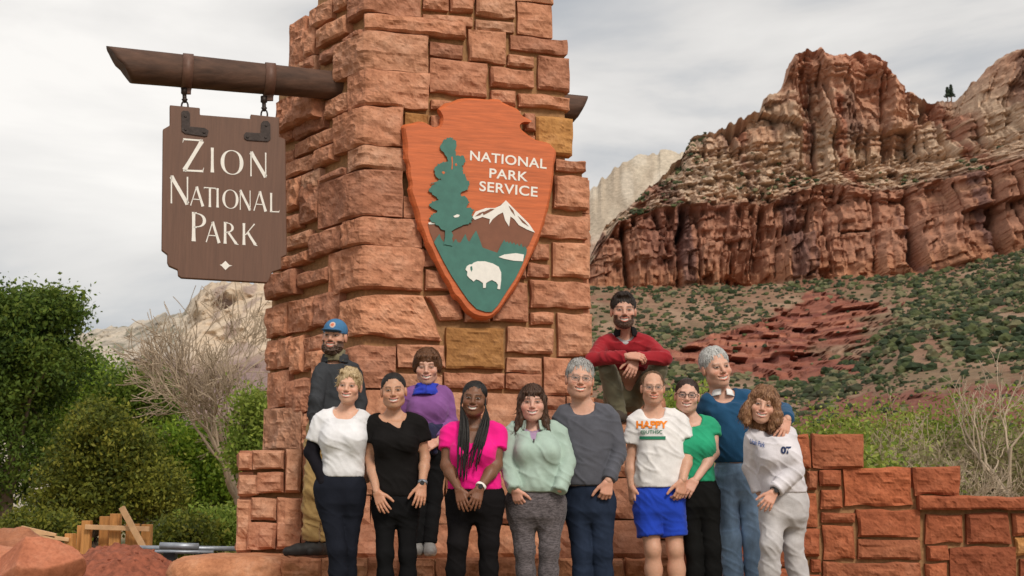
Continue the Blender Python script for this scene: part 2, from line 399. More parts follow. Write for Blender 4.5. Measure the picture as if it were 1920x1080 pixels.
leftS = [(C1, [(382, -25, 462, 25, 0), (245, 60, 372, 105, 0), (140, 140, 222, 345, .01), (212, 175, 277, 300, 0), (297, 172, 462, 188, .02), (437, 218, 552, 205, 0), (307, 298, 420, 306, 0), (215, 335, 272, 375, 0), (150, 375, 275, 480, 0),
               (335, 570, 465, 622, 0), (108, 585, 325, 660, .10), (80, 705, 155, 780, .01), (165, 690, 330, 720, 0), (165, 808, 390, 795, 0), (100, 862, 160, 905, 0), (112, 925, 264, 950, 0), (275, 850, 388, 905, 0), (315, 988, 460, 985, 0),
               (105, 1022, 200, 1075, 0), (207, 985, 305, 1050, 0)]),
         (C3, [(155, 40, 245, 168, 0), (252, 60, 348, 232, .01), (165, 228, 248, 282, 0), (157, 338, 300, 372, 0), (305, 325, 478, 398, .02), (115, 455, 300, 470, 0), (85, 548, 236, 640, .05), (242, 535, 405, 575, 0),
               (72, 718, 180, 862, .01), (185, 685, 326, 832, 0), (332, 655, 466, 800, .01), (66, 905, 127, 1055, 0), (130, 890, 195, 1045, 0), (200, 880, 268, 1068, .01), (272, 880, 368, 950, 0), (275, 960, 368, 1040, 0)]),
         (C8, [(175, 288, 255, 418, 0), (258, 318, 345, 440, .01), (165, 432, 310, 585, .02), (350, 215, 455, 300, 0), (350, 305, 455, 430, 0), (315, 445, 455, 590, 0)])]
for f, L in leftS:
    for (a, b, c, d, pr) in L:
        x0, y0 = f(a, b); x1, y1 = f(c, d); stone(PIL, rect(PIL, x0, y0, x1, y1, 'L', 'L'), M['stone'], pillar, pr*.9, 1.0)
# courses behind the people, the right face and the courses above the frame
vB = PIL.uv(*C3(1200, 1062), 'F')[1]
uc = PIL.uv(*C3(500, 930), 'L')[0]
for (a, b, c, d) in ((640, 640, 741, 729), ):
    stone(PIL, rect(PIL, 652, 652, 741, 729, 'L', 'F'), M['stone'], pillar, .01, 1.2)
v_low = PIL.uv(700, 731, 'F')[1]
stone(PIL, rect(PIL, 746, 699, 830, 730, 'F', 'F'), M['stone'], pillar); stone(PIL, rect(PIL, 833, 697, 945, 730, 'F', 'F'), M['stone'], pillar); stone(PIL, rect(PIL, 948, 700, 1015, 730, 'F', 'F'), M['stone'], pillar)
fill_rows(PIL, -.2, WF-.26-.3, LEDGE_Z, v_low, M['stone'], pillar, (.2, .3), (.35, .7), 1.0, 0, 4)
vr = PIL.uv(*C3(1700, 1200), 'F')[1]
fill_rows(PIL, WF-.55, WF, LEDGE_Z, vr, M['stone'], pillar, (.2, .3), (.25, .3), 1.0, 0, 5)
fill_rows(PIL, WF+.05, WF+1.4, LEDGE_Z, 3.5, M['stone'], pillar, (.2, .3), (.35, .7), 1.0, -.03, 6, .08)
fill_rows(PIL, -.55, WF-.35, PIL.uv(700, -25, 'F')[1], 5.3, M['stone'], pillar, (.2, .3), (.35, .7), 1.0, 0, 8, .06)

# plinth (front plane), seat block, right wall, ledge ------------------------------------------
def block(name, label, cat, P, core, mat):
    e = empty(name, P, label, cat); return e
PY = 10.5
plP = Plane((0, PY, 0), (1, 0, 0), (0, -1, 0))
plinth = empty('stone_plinth', (-1.0, PY, LEDGE_Z), 'low red sandstone plinth wrapped around the foot of the pillar', 'plinth')
ux = lambda px: (px-960)/2635.*PY
zt = at(500, 842, PY)[2]; zr = at(1180, 797, PY)[2]
MB().box(((ux(452)+ux(1105))/2, PY+.45, (LEDGE_Z-.12+zt-.03)/2), (ux(1105)-ux(452), .82, zt-LEDGE_Z-.03+.12)).box(((ux(1108)+ux(1258))/2, PY+.45, (LEDGE_Z-.12+zr-.03)/2), (ux(1258)-ux(1108), .82, zr-LEDGE_Z-.03+.12)).build('mortar_core', M['mortar'], plinth)
for (a, b, c, d, pr) in ((55, 602, 111, 672, .02), (113, 592, 238, 670, .03), (240, 585, 300, 757, .01), (55, 687, 134, 770, .0), (136, 677, 237, 762, .02), (52, 777, 105, 975, .0), (108, 777, 204, 862, .0), (207, 772, 300, 975, .02), (92, 872, 204, 977, .03)):
    x0, y0 = C8(a, b); x1, y1 = C8(c, d); stone(plP, rect(plP, x0, y0, x1, y1), M['stone'], plinth, pr, 1.2)
fill_rows(plP, ux(565), ux(1105), LEDGE_Z-.03, zt, M['stone'], plinth, (.2, .32), (.4, .8), 1.0, 0, 11)
fill_rows(plP, ux(1106), ux(1258), LEDGE_Z-.03, zr, M['stone'], plinth, (.25, .34), (.3, .5), 1.0, 0, 12)
plL = Plane((ux(449), PY, 0), (0, 1, 0), (-1, 0, 0))
fill_rows(plL, .02, .85, LEDGE_Z+.005, zt, M['stone'], plinth, (.2, .32), (.3, .5), 1.0, 0, 13)
tp = Plane((0, 0, 0), (1, 0, 0), (0, 0, 1))
class Top:           # horizontal surface: u = x, v = y
    def __init__(s, z): s.z = z
    def map(s, u, v, d): return np.stack([u, v, s.z+d], -1)
def top_row(z, x0, x1, y0, y1, mat, parent, w=(.4, .8), seed=3, rough=.5):
    rg = random.Random(seed); x = x0; T = Top(z-.055)
    while x < x1-.05:
        ww = rg.uniform(*w)
        if x1-(x+ww) < .2: ww = x1-x
        stone(T, [(x, y1), (x+ww, y1), (x+ww, y0), (x, y0)], mat, parent, 0, rough, cell=.06); x += ww
top_row(zt, ux(449), ux(690), PY+.02, PY+.85, M['stone'], plinth); top_row(zr, ux(1108), ux(1258), PY+.02, PY+.40, M['stone'], plinth, seed=5)
# seat block beside the pillar
seat = empty('stone_seat_block', (.9, 10.9, LEDGE_Z), 'squared sandstone block course beside the pillar, seat of the man in red', 'wall')
SY = 10.93; sP = Plane((0, SY, 0), (1, 0, 0), (0, -1, 0)); sx = lambda px: (px-960)/2635.*SY
zs = at(1180, 748, SY)[2]
MB().box(((sx(1118)+sx(1248))/2, SY+.42, (LEDGE_Z+zs-.03)/2), (sx(1248)-sx(1118), .78, zs-LEDGE_Z-.03)).build('mortar_core', M['mortar'], seat)
fill_rows(sP, sx(1116), sx(1250), zr-.1, zs, M['stone'], seat, (.13, .2), (.25, .4), 1.0, 0, 15)
sR = Plane((sx(1250), SY, 0), (0, 1, 0), (1, 0, 0)); fill_rows(sR, .02, .8, LEDGE_Z, zs, M['stone'], seat, (.2, .3), (.3, .5), 1, 0, 16, .08)
top_row(zs, sx(1116), sx(1250), SY+.02, SY+.8, M['stone'], seat, (.25, .4), 7)
# stepped wall on the right
WY = 10.55; wP = Plane((0, WY, 0), (1, 0, 0), (0, -1, 0)); wx = lambda px: (px-960)/2635.*WY
wall = empty('stone_wall', (float(wx(1500)), WY, 0), 'stepped red sandstone garden wall running off behind the group', 'wall')
wz = lambda py: at(1600, py, WY)[2]
mb = MB()
for x0, x1, py in ((1258, 1493, 885), (1493, 1617, 818), (1617, 1797, 883), (1797, 2200, 940)):
    mb.box(((wx(x0)+wx(x1))/2, WY+.28, (wz(py)-.02)/2), (wx(x1)-wx(x0), .52, wz(py)-.02))
mb.build('mortar_core', M['mortar'], wall)
wallS = [(50, 122, 143, 362), (147, 120, 502, 357), (110, 372, 190, 502), (200, 367, 350, 478), (355, 347, 828, 607), (830, 337, 1155, 535), (205, 500, 352, 627), (60, 520, 190, 747), (215, 647, 440, 718), (450, 627, 885, 822),
         (220, 737, 445, 967), (460, 832, 890, 972), (70, 762, 210, 947), (140, 957, 215, 1047), (225, 982, 890, 1110), (910, 660, 1172, 862), (1185, 652, 1490, 867), (1500, 652, 1640, 807), (915, 872, 1070, 977), (915, 987, 1070, 1110), (1080, 882, 1540, 1110), (1550, 960, 1900, 1110), (1650, 652, 1900, 807),
         (60, 1060, 215, 1180), (225, 1120, 600, 1290), (610, 1120, 890, 1290), (900, 1120, 1300, 1290), (1310, 1120, 1600, 1290), (1610, 820, 1900, 950)]
for (a, b, c, d) in wallS:
    x0, y0 = C5(a, b); x1, y1 = C5(c, d); stone(wP, rect(wP, x0, y0, x1, y1), M['stone_wall'], wall, random.uniform(-.004, .008), .8, back=.05)
x0, y0 = C5(1510, 822); x1, y1 = C5(1605, 945); stone(wP, rect(wP, x0, y0, x1, y1), M['stone_yellow'], wall, 0, .7, back=.05)
for (a, c) in ((860, 1640), (1644, 2300)):
    x0, y0 = C5(a, 540); x1, y1 = C5(c, 637); stone(wP, rect(wP, x0, y0, x1, y1), M['stone_wall'], wall, .06, .6, back=.5, name='coping_stone')
wL = Plane((wx(1494), WY, 0), (0, 1, 0), (-1, 0, 0)); fill_rows(wL, .02, .56, wz(885), wz(815), M['stone_wall'], wall, (.2, .3), (.5, .6), .6, 0, 26, .06)
fill_rows(wP, wx(1258), wx(1490), 0, wz(885), M['stone_wall'], wall, (.2, .3), (.3, .6), .8, 0, 21)
top_row(wz(817), wx(1494), wx(1618), WY+.02, WY+.55, M['stone_wall'], wall, (.5, .6), 22); top_row(wz(878), wx(1620), wx(1800), WY+.02, WY+.55, M['stone_wall'], wall, (.4, .5), 23)
wR = Plane((wx(1619), WY, 0), (0, 1, 0), (1, 0, 0)); fill_rows(wR, .02, .54, wz(878), wz(815), M['stone_wall'], wall, (.2, .3), (.5, .6), .6, -.03, 24, .06)
wR = Plane((wx(1800), WY, 0), (0, 1, 0), (1, 0, 0)); fill_rows(wR, .02, .54, wz(930), wz(876), M['stone_wall'], wall, (.2, .3), (.5, .6), .6, -.03, 25, .06)
# ledge / step in front of the plinth
LY = 9.9; lP = Plane((0, LY, 0), (1, 0, 0), (0, -1, 0)); lx = lambda px: (px-960)/2635.*LY
ledge = empty('stone_ledge', (-1, LY, 0), 'long pale sandstone step running along the foot of the plinth behind the group', 'step')
MB().box(((lx(540)+lx(1262))/2, LY+.48, (LEDGE_Z-.03)/2), (lx(1262)-lx(540), .86, LEDGE_Z-.03)).build('mortar_core', M['mortar'], ledge)
xs = [532, 606, 690, 752, 818, 905, 1046, 1170, 1258]
for a, b in zip(xs[:-1], xs[1:]):
    stone(lP, [(lx(a), LEDGE_Z), (lx(b), LEDGE_Z), (lx(b), LEDGE_Z-.2), (lx(a), LEDGE_Z-.2)], M['ledge'], ledge, random.uniform(0, .015), 1.0)
fill_rows(lP, lx(532), lx(1258), 0, LEDGE_Z-.2, M['ledge'], ledge, (.19, .21), (.35, .6), 1.0, 0, 31, .06)
top_row(LEDGE_Z, lx(532), lx(1258), LY+.02, LY+.62, M['ledge'], ledge, (.45, .75), 32)
# ================================================================== log beam and hanging sign
bq = hit(620, 158, B_, nL); bq2 = bq - nL*.0
sgN = nF; sgP = bq
def sp(px, py, d=0.0): return hit(px, py, sgP, sgN)+sgN*d
def log_beam():
    a = sp(226, 122); b = sp(1088, 205); ax = (b-a); Ln = np.linalg.norm(ax); ax = ax/Ln
    up = np.array([0, 0, 1.]); up = up-ax*np.dot(up, ax); up /= np.linalg.norm(up); sd_ = np.cross(ax, up)
    n, m = 28, 90; V = []
    for i in range(m+1):
        t = i/m
        r = .142 - .02*min(1, t*2.4)
        for k in range(n):
            w = 2*math.pi*k/n
            p3 = np.array([[t*3., math.cos(w)*3.2, math.sin(w)*3.2]])
            rr = r*(1+.05*float(fbm(p3, 2, 3)[0]) - .06*max(0, float(noise3(np.array([[t*2.2, math.cos(w)*7, math.sin(w)*7]]), 9)[0])-.35))
            q = a+ax*(t*Ln)+(up*math.cos(w)*1.0+sd_*math.sin(w))*rr
            if i < 9:         # slanting axe-cut end: the upper edge reaches further out
                s = (1-i/9); q = q-ax*(.02+.10*math.cos(w))*s
                if math.cos(w) < 0: q = q+ax*.02*s
            if i > m-7: s = (i-(m-7))/7; q = q+ax*(.06*math.cos(w))*s
            V.append(q)
    F = [(i*n+k, i*n+(k+1) % n, (i+1)*n+(k+1) % n, (i+1)*n+k) for i in range(m) for k in range(n)]
    V.append(a+ax*.03); V.append(b)
    F += [(k, (k+1) % n, len(V)-2) for k in range(n)] + [(m*n+k, m*n+(k+1) % n, len(V)-1) for k in range(n)]
    mb = MB(); mb.add(V, F)
    root = mb.build('log_beam', M['log'], None, True, origin=tuple(a))
    tag(root, 'dark weathered log pushed through the pillar, holding the hanging brown sign', 'log')
    for px in (351, 505):
        py = 122+(px-226)*(205-122)/(1088-226)
        c = sp(px, py); r = .146-.02*min(1, np.linalg.norm(c-a)/Ln*2.4)
        s = MB(); V = []; n2 = 36
        for off, rad in ((-.042, r), (-.042, r+.007), (.042, r+.007), (.042, r)):
            for k in range(n2):
                w = 2*math.pi*k/n2; V.append(c+ax*off+(up*math.cos(w)+sd_*math.sin(w))*rad)
        s.add(V, [(j*n2+k, j*n2+(k+1) % n2, ((j+1) % 4)*n2+(k+1) % n2, ((j+1) % 4)*n2+k) for j in range(4) for k in range(n2)])
        st = s.build('metal_strap', M['strap'], root, True)
        ft = c-up*(r+.004)
        fl = MB().box(ft-up*.025, (.075, .03, .05), bev=.004); fl.build('strap_flange', M['strap'], st)
    return root, up
beam, bup = log_beam()

C2 = lambda x, y: (180+x/2.1604, 60+y/2.1604)
def spoly(f, pts, d=0.): return [sp(*f(x, y), d) for x, y in pts]
def hanging_sign():
    out = [(298, 300), (420, 312), (420, 339), (625, 355), (625, 337), (741, 350), (741, 428), (766, 438), (772, 905), (750, 915), (750, 962), (712, 975), (700, 1005), (692, 1018), (345, 998), (332, 988), (330, 965), (295, 950), (288, 935), (288, 903), (265, 885), (270, 398), (298, 382)]
    P = spoly(C2, out); c = np.mean(P, 0)
    root = empty('hanging_sign', tuple(c), 'brown wooden park name board with white lettering hanging from the log', 'sign')
    MB().prism([p-sgN*.03 for p in P], sgN, .06).build('board', M['signbrown'], root)
    bv = root.children[0].modifiers.new('b', 'BEVEL'); bv.width = .006; bv.segments = 2; bv.limit_method = 'ANGLE'
    # iron angle brackets with bolts
    for pts, bolts in (([(345, 330), (352, 324), (372, 325), (379, 335), (380, 388), (440, 394), (455, 405), (450, 425), (440, 428), (360, 416), (346, 405)], [(362, 345), (362, 398), (437, 410)]),
                       ([(598, 420), (606, 411), (665, 415), (667, 375), (676, 365), (694, 366), (704, 378), (705, 438), (695, 448), (610, 443), (599, 435)], [(688, 382), (686, 430), (612, 428)])):
        br = MB().prism(spoly(C2, pts, .031), sgN, .009).build('angle_bracket', M['iron'], root)
        for x, y in bolts:
            q = sp(*C2(x, y), .04); MB().tube([q, q+sgN*.008], .012, 8).build('bolt', M['iron'], br)
    # lettering
    glyph_lines(root)
    dm = MB().prism(spoly(C2, [(500, 946), (508, 944), (523, 930), (538, 946), (551, 949), (538, 953), (523, 967), (508, 951)], .0305), sgN, .003).build('diamond_mark', M['white'], root)
    for (x, y) in ((358, 240), (680, 275)):
        top = sp(*C2(x, y)); hk = empty('sign_hanger', tuple(top), 'iron swivel hook and chain link '+('at the free end of the log' if x < 500 else 'close to the pillar'), 'hook')
        bot = sp(*C2(x+2, 318 if x < 500 else 352)); d = bot-top
        MB().tube([top+np.array([0, 0, .03]), top+d*.12, top+d*.16, top+d*.38, top+d*.42, top+d*.6], [.028, .028, .017, .017, .026, .01], 10).build('swivel', M['iron'], hk, True)
        pts = []; cc = top+d*.78; hgt = np.linalg.norm(d)*.27
        for k in range(17):
            w = 2*math.pi*k/16; pts.append(cc+np.array([dF[0], dF[1], 0])*math.cos(w)*.026+np.array([0, 0, 1])*math.sin(w)*hgt)
        MB().tube(pts, .0075, 6, False).build('chain_link', M['iron'], hk, True)
    return root
# stroke alphabet: each stroke (x0,y0,x1,y1,w0,w1) in a unit-high cell or ('a', cx,cy,rx,ry,t0,t1,wThick,wThin)
G = {'Z': (.78, [(.02, .97, .76, .97, .05, .05), (.74, .97, .06, .03, .13, .13), (.02, .03, .78, .05, .05, .06), (.04, .97, .0, .86, .04, .01), (.76, .05, .80, .16, .04, .01)]),
     'I': (.14, [(.07, 0, .07, 1, .12, .10)]), 'O': (.86, [('a', .43, .5, .40, .49, 0, 360, .13, .05)]),
     'N': (.80, [(.05, 0, .05, 1, .055, .055), (.05, .97, .74, .02, .15, .15), (.74, .0, .74, 1.0, .055, .055)]),
     'A': (.78, [(.03, 0, .38, 1, .05, .05), (.38, 1, .74, 0, .13, .14), (.14, .34, .6, .34, .045, .045)]),
     'T': (.66, [(.33, 0, .33, .97, .12, .11), (0, .97, .66, .97, .05, .05), (.0, .99, .0, .88, .04, .01), (.66, .99, .66, .88, .04, .01)]),
     'L': (.56, [(.07, 0, .07, 1, .12, .11), (.05, .03, .56, .05, .05, .06), (.56, .05, .58, .15, .04, .01)]),
     'P': (.58, [(.07, 0, .07, 1, .13, .11), ('a', .17, .73, .36, .25, -92, 92, .12, .05), (.07, .975, .19, .975, .045, .045), (.07, .485, .19, .485, .045, .045)]),
     'R': (.74, [(.07, 0, .07, 1, .13, .11), ('a', .17, .75, .33, .23, -92, 92, .12, .05), (.07, .975, .19, .975, .045, .045), (.07, .525, .19, .525, .045, .045), (.24, .52, .62, .04, .10, .12), (.62, .04, .74, .0, .08, .02)]),
     'K': (.74, [(.07, 0, .07, 1, .13, .11), (.14, .46, .60, 1, .04, .05), (.26, .58, .64, .05, .11, .13), (.64, .05, .74, .0, .08, .02)])}
def glyph_lines(root):
    def letter(mb, ch, x, y, h, wsc, P):
        for s in G[ch][1]:
            if s[0] == 'a':
                _, cx, cy, rx, ry, t0, t1, wt, wn = s; n = 40; pts = []
                for k in range(n+1):
                    t = math.radians(t0+(t1-t0)*k/n); w = wn+(wt-wn)*abs(math.cos(t))**1.5
                    pts.append(((cx+(rx-w/2)*math.cos(t), cy+(ry-wn/2)*math.sin(t)), w, t))
                o = [(p[0]+math.cos(t)*w/2, p[1]+math.sin(t)*w/2*.6) for p, w, t in pts]; i_ = [(p[0]-math.cos(t)*w/2, p[1]-math.sin(t)*w/2*.6) for p, w, t in pts]
                for k in range(n):
                    q = [o[k], o[k+1], i_[k+1], i_[k]]; b = [P(x+a*h*wsc, y+bb*h) for a, bb in q]; mb.add(b, [(0, 1, 2, 3)])
            else:
                x0, y0, x1, y1, w0, w1 = s; dx, dy = x1-x0, y1-y0; l = math.hypot(dx, dy); nx, ny = -dy/l, dx/l
                q = [(x0+nx*w0/2, y0+ny*w0/2), (x1+nx*w1/2, y1+ny*w1/2), (x1-nx*w1/2, y1-ny*w1/2), (x0-nx*w0/2, y0-ny*w0/2)]
                # several segments with slightly flaring ends, as cut by hand
                n = 6; L_ = []; R_ = []
                for k in range(n+1):
                    t = k/n; fl = 1+.22*(abs(2*t-1)**4); w = (w0+(w1-w0)*t)*fl; cx, cy = x0+dx*t, y0+dy*t
                    L_.append((cx+nx*w/2, cy+ny*w/2)); R_.append((cx-nx*w/2, cy-ny*w/2))
                for k in range(n): mb.add([P(x+a*h*wsc, y+bb*h) for a, bb in (L_[k], L_[k+1], R_[k+1], R_[k])], [(0, 1, 2, 3)])
    # each line: list of (char, x, baseline y, height) in crop pixels, placed on the board
    lines = [('Z', [('Z', 350, 568, 134, .80), ('I', 463, 572, 100, 1.0), ('O', 500, 580, 103, 1.12), ('N', 622, 588, 100, .86)]),
             ('N', [('N', 300, 697, 112, .84), ('A', 380, 706, 78, .90), ('T', 437, 711, 80, .88), ('I', 486, 714, 78, .95), ('O', 508, 718, 80, 1.02), ('N', 580, 723, 80, .72), ('A', 636, 727, 80, .84), ('L', 703, 733, 78, .84)]),
             ('P', [('P', 387, 850, 118, .92), ('A', 443, 854, 84, .88), ('R', 516, 860, 88, .92), ('K', 592, 865, 88, .92)])]
    for _, L in lines:
        for ch, x, y, h, ws in L:
            mb = MB(); sl = .075
            def P(a, b, x=x, y=y, h=h): return sp(*C2(x+a, y-b+a*sl), .0325)
            letter(mb, ch, 0, 0, h, ws, P)
            mb.build('letter', M['white'], root, False, fix=False)
hsign = hanging_sign()

# ================================================================== arrowhead emblem
C4 = lambda x, y: (740+x/2.347, 160+y/2.347)
apP = B_+nF*.13
def ap(x, y, d=0.): return hit(*C4(x, y), apP, nF)+nF*d
def subdiv(pts, n=4, amp=0, seed=1):
    out = []; rg = random.Random(seed)
    for i in range(len(pts)):
        a = np.array(pts[i], float); b = np.array(pts[(i+1) % len(pts)], float)
        for k in range(n):
            p = a+(b-a)*k/n; out.append((p[0]+rg.uniform(-amp, amp), p[1]+rg.uniform(-amp, amp)))
    return out
def smooth_poly(pts, it=1):
    for _ in range(it):
        o = []
        for i in range(len(pts)):
            a = np.array(pts[i]); b = np.array(pts[(i+1) % len(pts)]); o += [tuple(a*.75+b*.25), tuple(a*.25+b*.75)]
        pts = o
    return pts
def arrowhead():
    out = [(195, 100), (240, 75), (300, 58), (360, 55), (435, 60), (460, 57), (482, 76), (520, 92), (545, 103), (562, 130), (590, 145), (612, 158), (580, 152), (558, 160), (553, 180), (566, 200), (600, 225), (625, 240), (680, 250), (703, 272), (713, 292), (705, 335), (700, 400), (690, 470), (672, 560), (655, 612), (640, 662), (612, 728),
           (580, 800), (545, 868), (503, 928), (470, 980), (442, 1010), (415, 1027), (380, 1024), (340, 1010), (310, 980), (290, 950), (258, 920), (245, 880), (215, 840), (190, 790), (165, 732), (140, 690), (128, 650), (108, 612), (104, 570), (85, 510), (65, 462), (72, 430), (60, 390), (62, 350), (48, 310), (51, 260), (44, 212),
           (40, 175), (80, 165), (120, 155), (150, 168), (172, 183), (195, 180), (208, 160), (211, 130), (202, 112)]
    c = ap(380, 520)
    root = empty('arrowhead_sign', tuple(c), 'orange arrowhead shaped emblem with green tree and white bison mounted on the pillar', 'sign')
    o2 = smooth_poly(out, 1)
    rg = random.Random(4)
    mb = MB(); front = [ap(x, y, .0) for x, y in o2]; cen = np.mean(front, 0); m = len(front)
    def ring(sc, d, j): return [cen+(p-cen)*(1+(sc+rg.uniform(-j, j))/np.linalg.norm(p-cen))+nF*d for p in front]
    R0 = ring(-.018, .0, .002); R1 = ring(0, -.02, .002); R2 = ring(.012, -.055, .008); R3 = ring(-.01, -.095, .005)
    tri = tessellate_polygon([[Vector(p) for p in R0]])
    V = R0+R1+R2+R3; F = [tuple(t) for t in tri]
    for a in range(3): F += [(a*m+i, a*m+(i+1) % m, (a+1)*m+(i+1) % m, (a+1)*m+i) for i in range(m)]
    F.append(tuple(range(3*m, 4*m)))
    mb.add(V, F); mb.build('board', M['orange'], root)
    def layer(name, pts, mat, d, th, amp=0, n=1, sm=0):
        p = subdiv(pts, n, amp, 3) if n > 1 else pts
        if sm: p = smooth_poly(p, sm)
        MB().prism([ap(x, y, d) for x, y in p], nF, th).build(name, M[mat], root)
    layer('mountain', [(146, 612), (230, 606), (345, 590), (390, 572), (488, 512), (545, 575), (613, 650), (592, 700), (576, 722), (520, 760), (380, 760), (200, 740), (172, 690), (155, 650)], 'brown', .001, .004)
    layer('snow_cap', [(340, 582), (355, 557), (400, 541), (440, 541), (465, 530), (488, 507), (520, 540), (555, 575), (590, 610), (616, 649), (580, 635), (545, 616), (525, 590), (508, 578), (502, 622), (485, 595), (475, 560), (455, 570), (430, 590), (415, 612), (418, 590), (385, 580), (352, 593)], 'white', .006, .004)
    for rk in ([(385, 560), (420, 545), (438, 545), (420, 556), (390, 572)], [(352, 578), (372, 562), (392, 556), (375, 572)], [(500, 530), (520, 552), (528, 575), (510, 552)], [(540, 575), (570, 602), (588, 622), (560, 604)]):
        layer('rock_streak', rk, 'brown', .0115, .0015)
    layer('cloud', [(147, 606), (160, 600), (190, 599), (188, 611), (150, 613)], 'white', .006, .004)
    layer('meadow', [(172, 692), (183, 672), (196, 655), (203, 676), (212, 688), (250, 703), (259, 688), (268, 676), (276, 692), (288, 693), (300, 672), (310, 655), (318, 680), (327, 690), (342, 662), (357, 640), (370, 672), (385, 715), (450, 738), (466, 705), (481, 680), (487, 692), (496, 688), (501, 698), (508, 688), (515, 700), (523, 692), (530, 704), (539, 697), (546, 710), (556, 697), (563, 716), (570, 708), (580, 722), (578, 742), (560, 790), (530, 850), (490, 910), (452, 970), (425, 998), (400, 998), (360, 985), (325, 950), (290, 900), (250, 840), (212, 772)], 'green', .006, .006)
    layer('tree', [(245, 230), (262, 243), (269, 266), (262, 290), (266, 306), (285, 316), (300, 308), (306, 334), (295, 360), (301, 390), (311, 414), (329, 435), (320, 460), (290, 470), (284, 484), (310, 495), (326, 514), (314, 540), (346, 549), (337, 575), (340, 592), (330, 608), (292, 622), (252, 640), (249, 706), (213, 706), (216, 640), (180, 612), (150, 590), (155, 575), (186, 561), (170, 545), (149, 531), (165, 515), (192, 505), (178, 490), (150, 470), (147, 455), (176, 441), (160, 428), (202, 420), (180, 402), (171, 376), (185, 350), (211, 340), (236, 336), (225, 310), (205, 292), (199, 266), (213, 240)], 'green', .0125, .007, 5.0, 4)
    for hole in ([(246, 318), (252, 316), (254, 345), (252, 372), (247, 372), (249, 345)], [(204, 384), (214, 380), (220, 388), (212, 394)], [(262, 348), (270, 345), (273, 355), (265, 358)]): layer('tree_gap', hole, 'orange', .020, .001)
    layer('tree_mist', [(255, 578), (272, 570), (284, 573), (278, 582), (262, 584)], 'white', .020, .002)
    layer('lake', [(455, 757), (480, 746), (530, 740), (567, 746), (562, 776), (520, 773), (480, 765)], 'white', .0125, .004)
    layer('bison', [(309, 812), (316, 797), (327, 790), (338, 789), (345, 782), (362, 776), (395, 776), (430, 786), (455, 800), (466, 825), (466, 860), (461, 899), (449, 897), (452, 880), (444, 868), (425, 858), (408, 866), (400, 872), (398, 893), (387, 893), (386, 872), (370, 860), (356, 855), (345, 865), (336, 857), (326, 850), (316, 838), (318, 822)], 'white', .0125, .006)
    layer('bison_eye', [(330, 800), (338, 797), (340, 812), (335, 822), (331, 812)], 'green', .0188, .001)
    # lettering
    def text(s, x0, x1, yb, h, slope):
        cu = bpy.data.curves.new('t', 'FONT'); cu.body = s; cu.size = 1; cu.offset = .016; cu.space_character = 1.05
        to = bpy.data.objects.new('t', cu); COL.objects.link(to); bpy.context.view_layer.update()
        me = bpy.data.meshes.new_from_object(to.evaluated_get(bpy.context.evaluated_depsgraph_get()))
        bpy.data.objects.remove(to)
        V = np.array([v.co[:] for v in me.vertices]); F = [tuple(p.vertices) for p in me.polygons]
        lo, hi = V.min(0), V.max(0); V2 = []
        for v in V:
            a = (v[0]-lo[0])/(hi[0]-lo[0])*(x1-x0); b = (v[1]-lo[1])/(hi[1]-lo[1])*h
            V2.append(ap(x0+a+b*.03, yb-b+a*slope, .003))
        mb = MB(); mb.add(V2, F); mb.build('lettering', M['white'], root, fix=False)
    text('NATIONAL', 331, 668, 330, 43, .115); text('PARK', 416, 585, 407, 42, .10); text('SERVICE', 372, 628, 465, 44, .105)
    return root
arrowhead()
# ================================================================== mountains
def lerp_keys(x, keys): return np.interp(x, [k[0] for k in keys], [k[1] for k in keys])
def relief(name, xs, levels, rows, colorf, dispf, label, back=600):
    """levels: list of (py keys, Y keys) from foot to crest; a real slope built column by column, closed down behind the crest"""
    xs = np.asarray(xs, float); nc = len(xs)
    PYs = np.array([lerp_keys(xs, l[0]) for l in levels]); YY = np.array([lerp_keys(xs, l[1]) for l in levels])
    lv = np.concatenate([np.linspace(i, i+1, r, endpoint=False) for i, r in enumerate(rows)]+[[len(levels)-1]])
    nr = len(lv); i0 = np.clip(np.floor(lv).astype(int), 0, len(levels)-2); f = (lv-i0)[:, None]
    py = PYs[i0]*(1-f)+PYs[i0+1]*f; Y = YY[i0]*(1-f)+YY[i0+1]*f
    v = (540-py)/FPX; u = ((xs-960)/FPX)[None, :]
    dy = CT-v*ST; dz = ST+v*CT; t = Y/dy
    P = np.stack([u*t, Y, CAMZ+dz*t], -1)
    LV = np.repeat(lv[:, None], nc, 1); PX = np.repeat(xs[None], nr, 0)
    P = P+dispf(P, LV, PX, py)
    col = colorf(P, LV, PX, py)
    # back side
    e1 = P[-1]+np.array([0, back*.3, -back*.15]); e2 = P[-1]+np.array([0, back, 0]); e2[:, 2] = -30
    V = np.concatenate([P, e1[None], e2[None]], 0); colv = np.concatenate([col, col[-1:], col[-1:]], 0); R = nr+2
    i, j = np.meshgrid(np.arange(R-1), np.arange(nc-1), indexing='ij'); a = (i*nc+j).ravel()
    F = np.stack([a, a+1, a+nc+1, a+nc], -1)
    o = mesh_obj(name, V.reshape(-1, 3), F, M['terrain'], None, False, colv.reshape(-1, 3))
    tag(o, label, kind='structure'); return P, LV, PX, py
sm = lambda x, a, b: np.clip((x-a)/(b-a), 0, 1)**2*(3-2*np.clip((x-a)/(b-a), 0, 1))
def mixc(c, d, w): return c*(1-w[..., None])+np.asarray(d)*w[..., None]

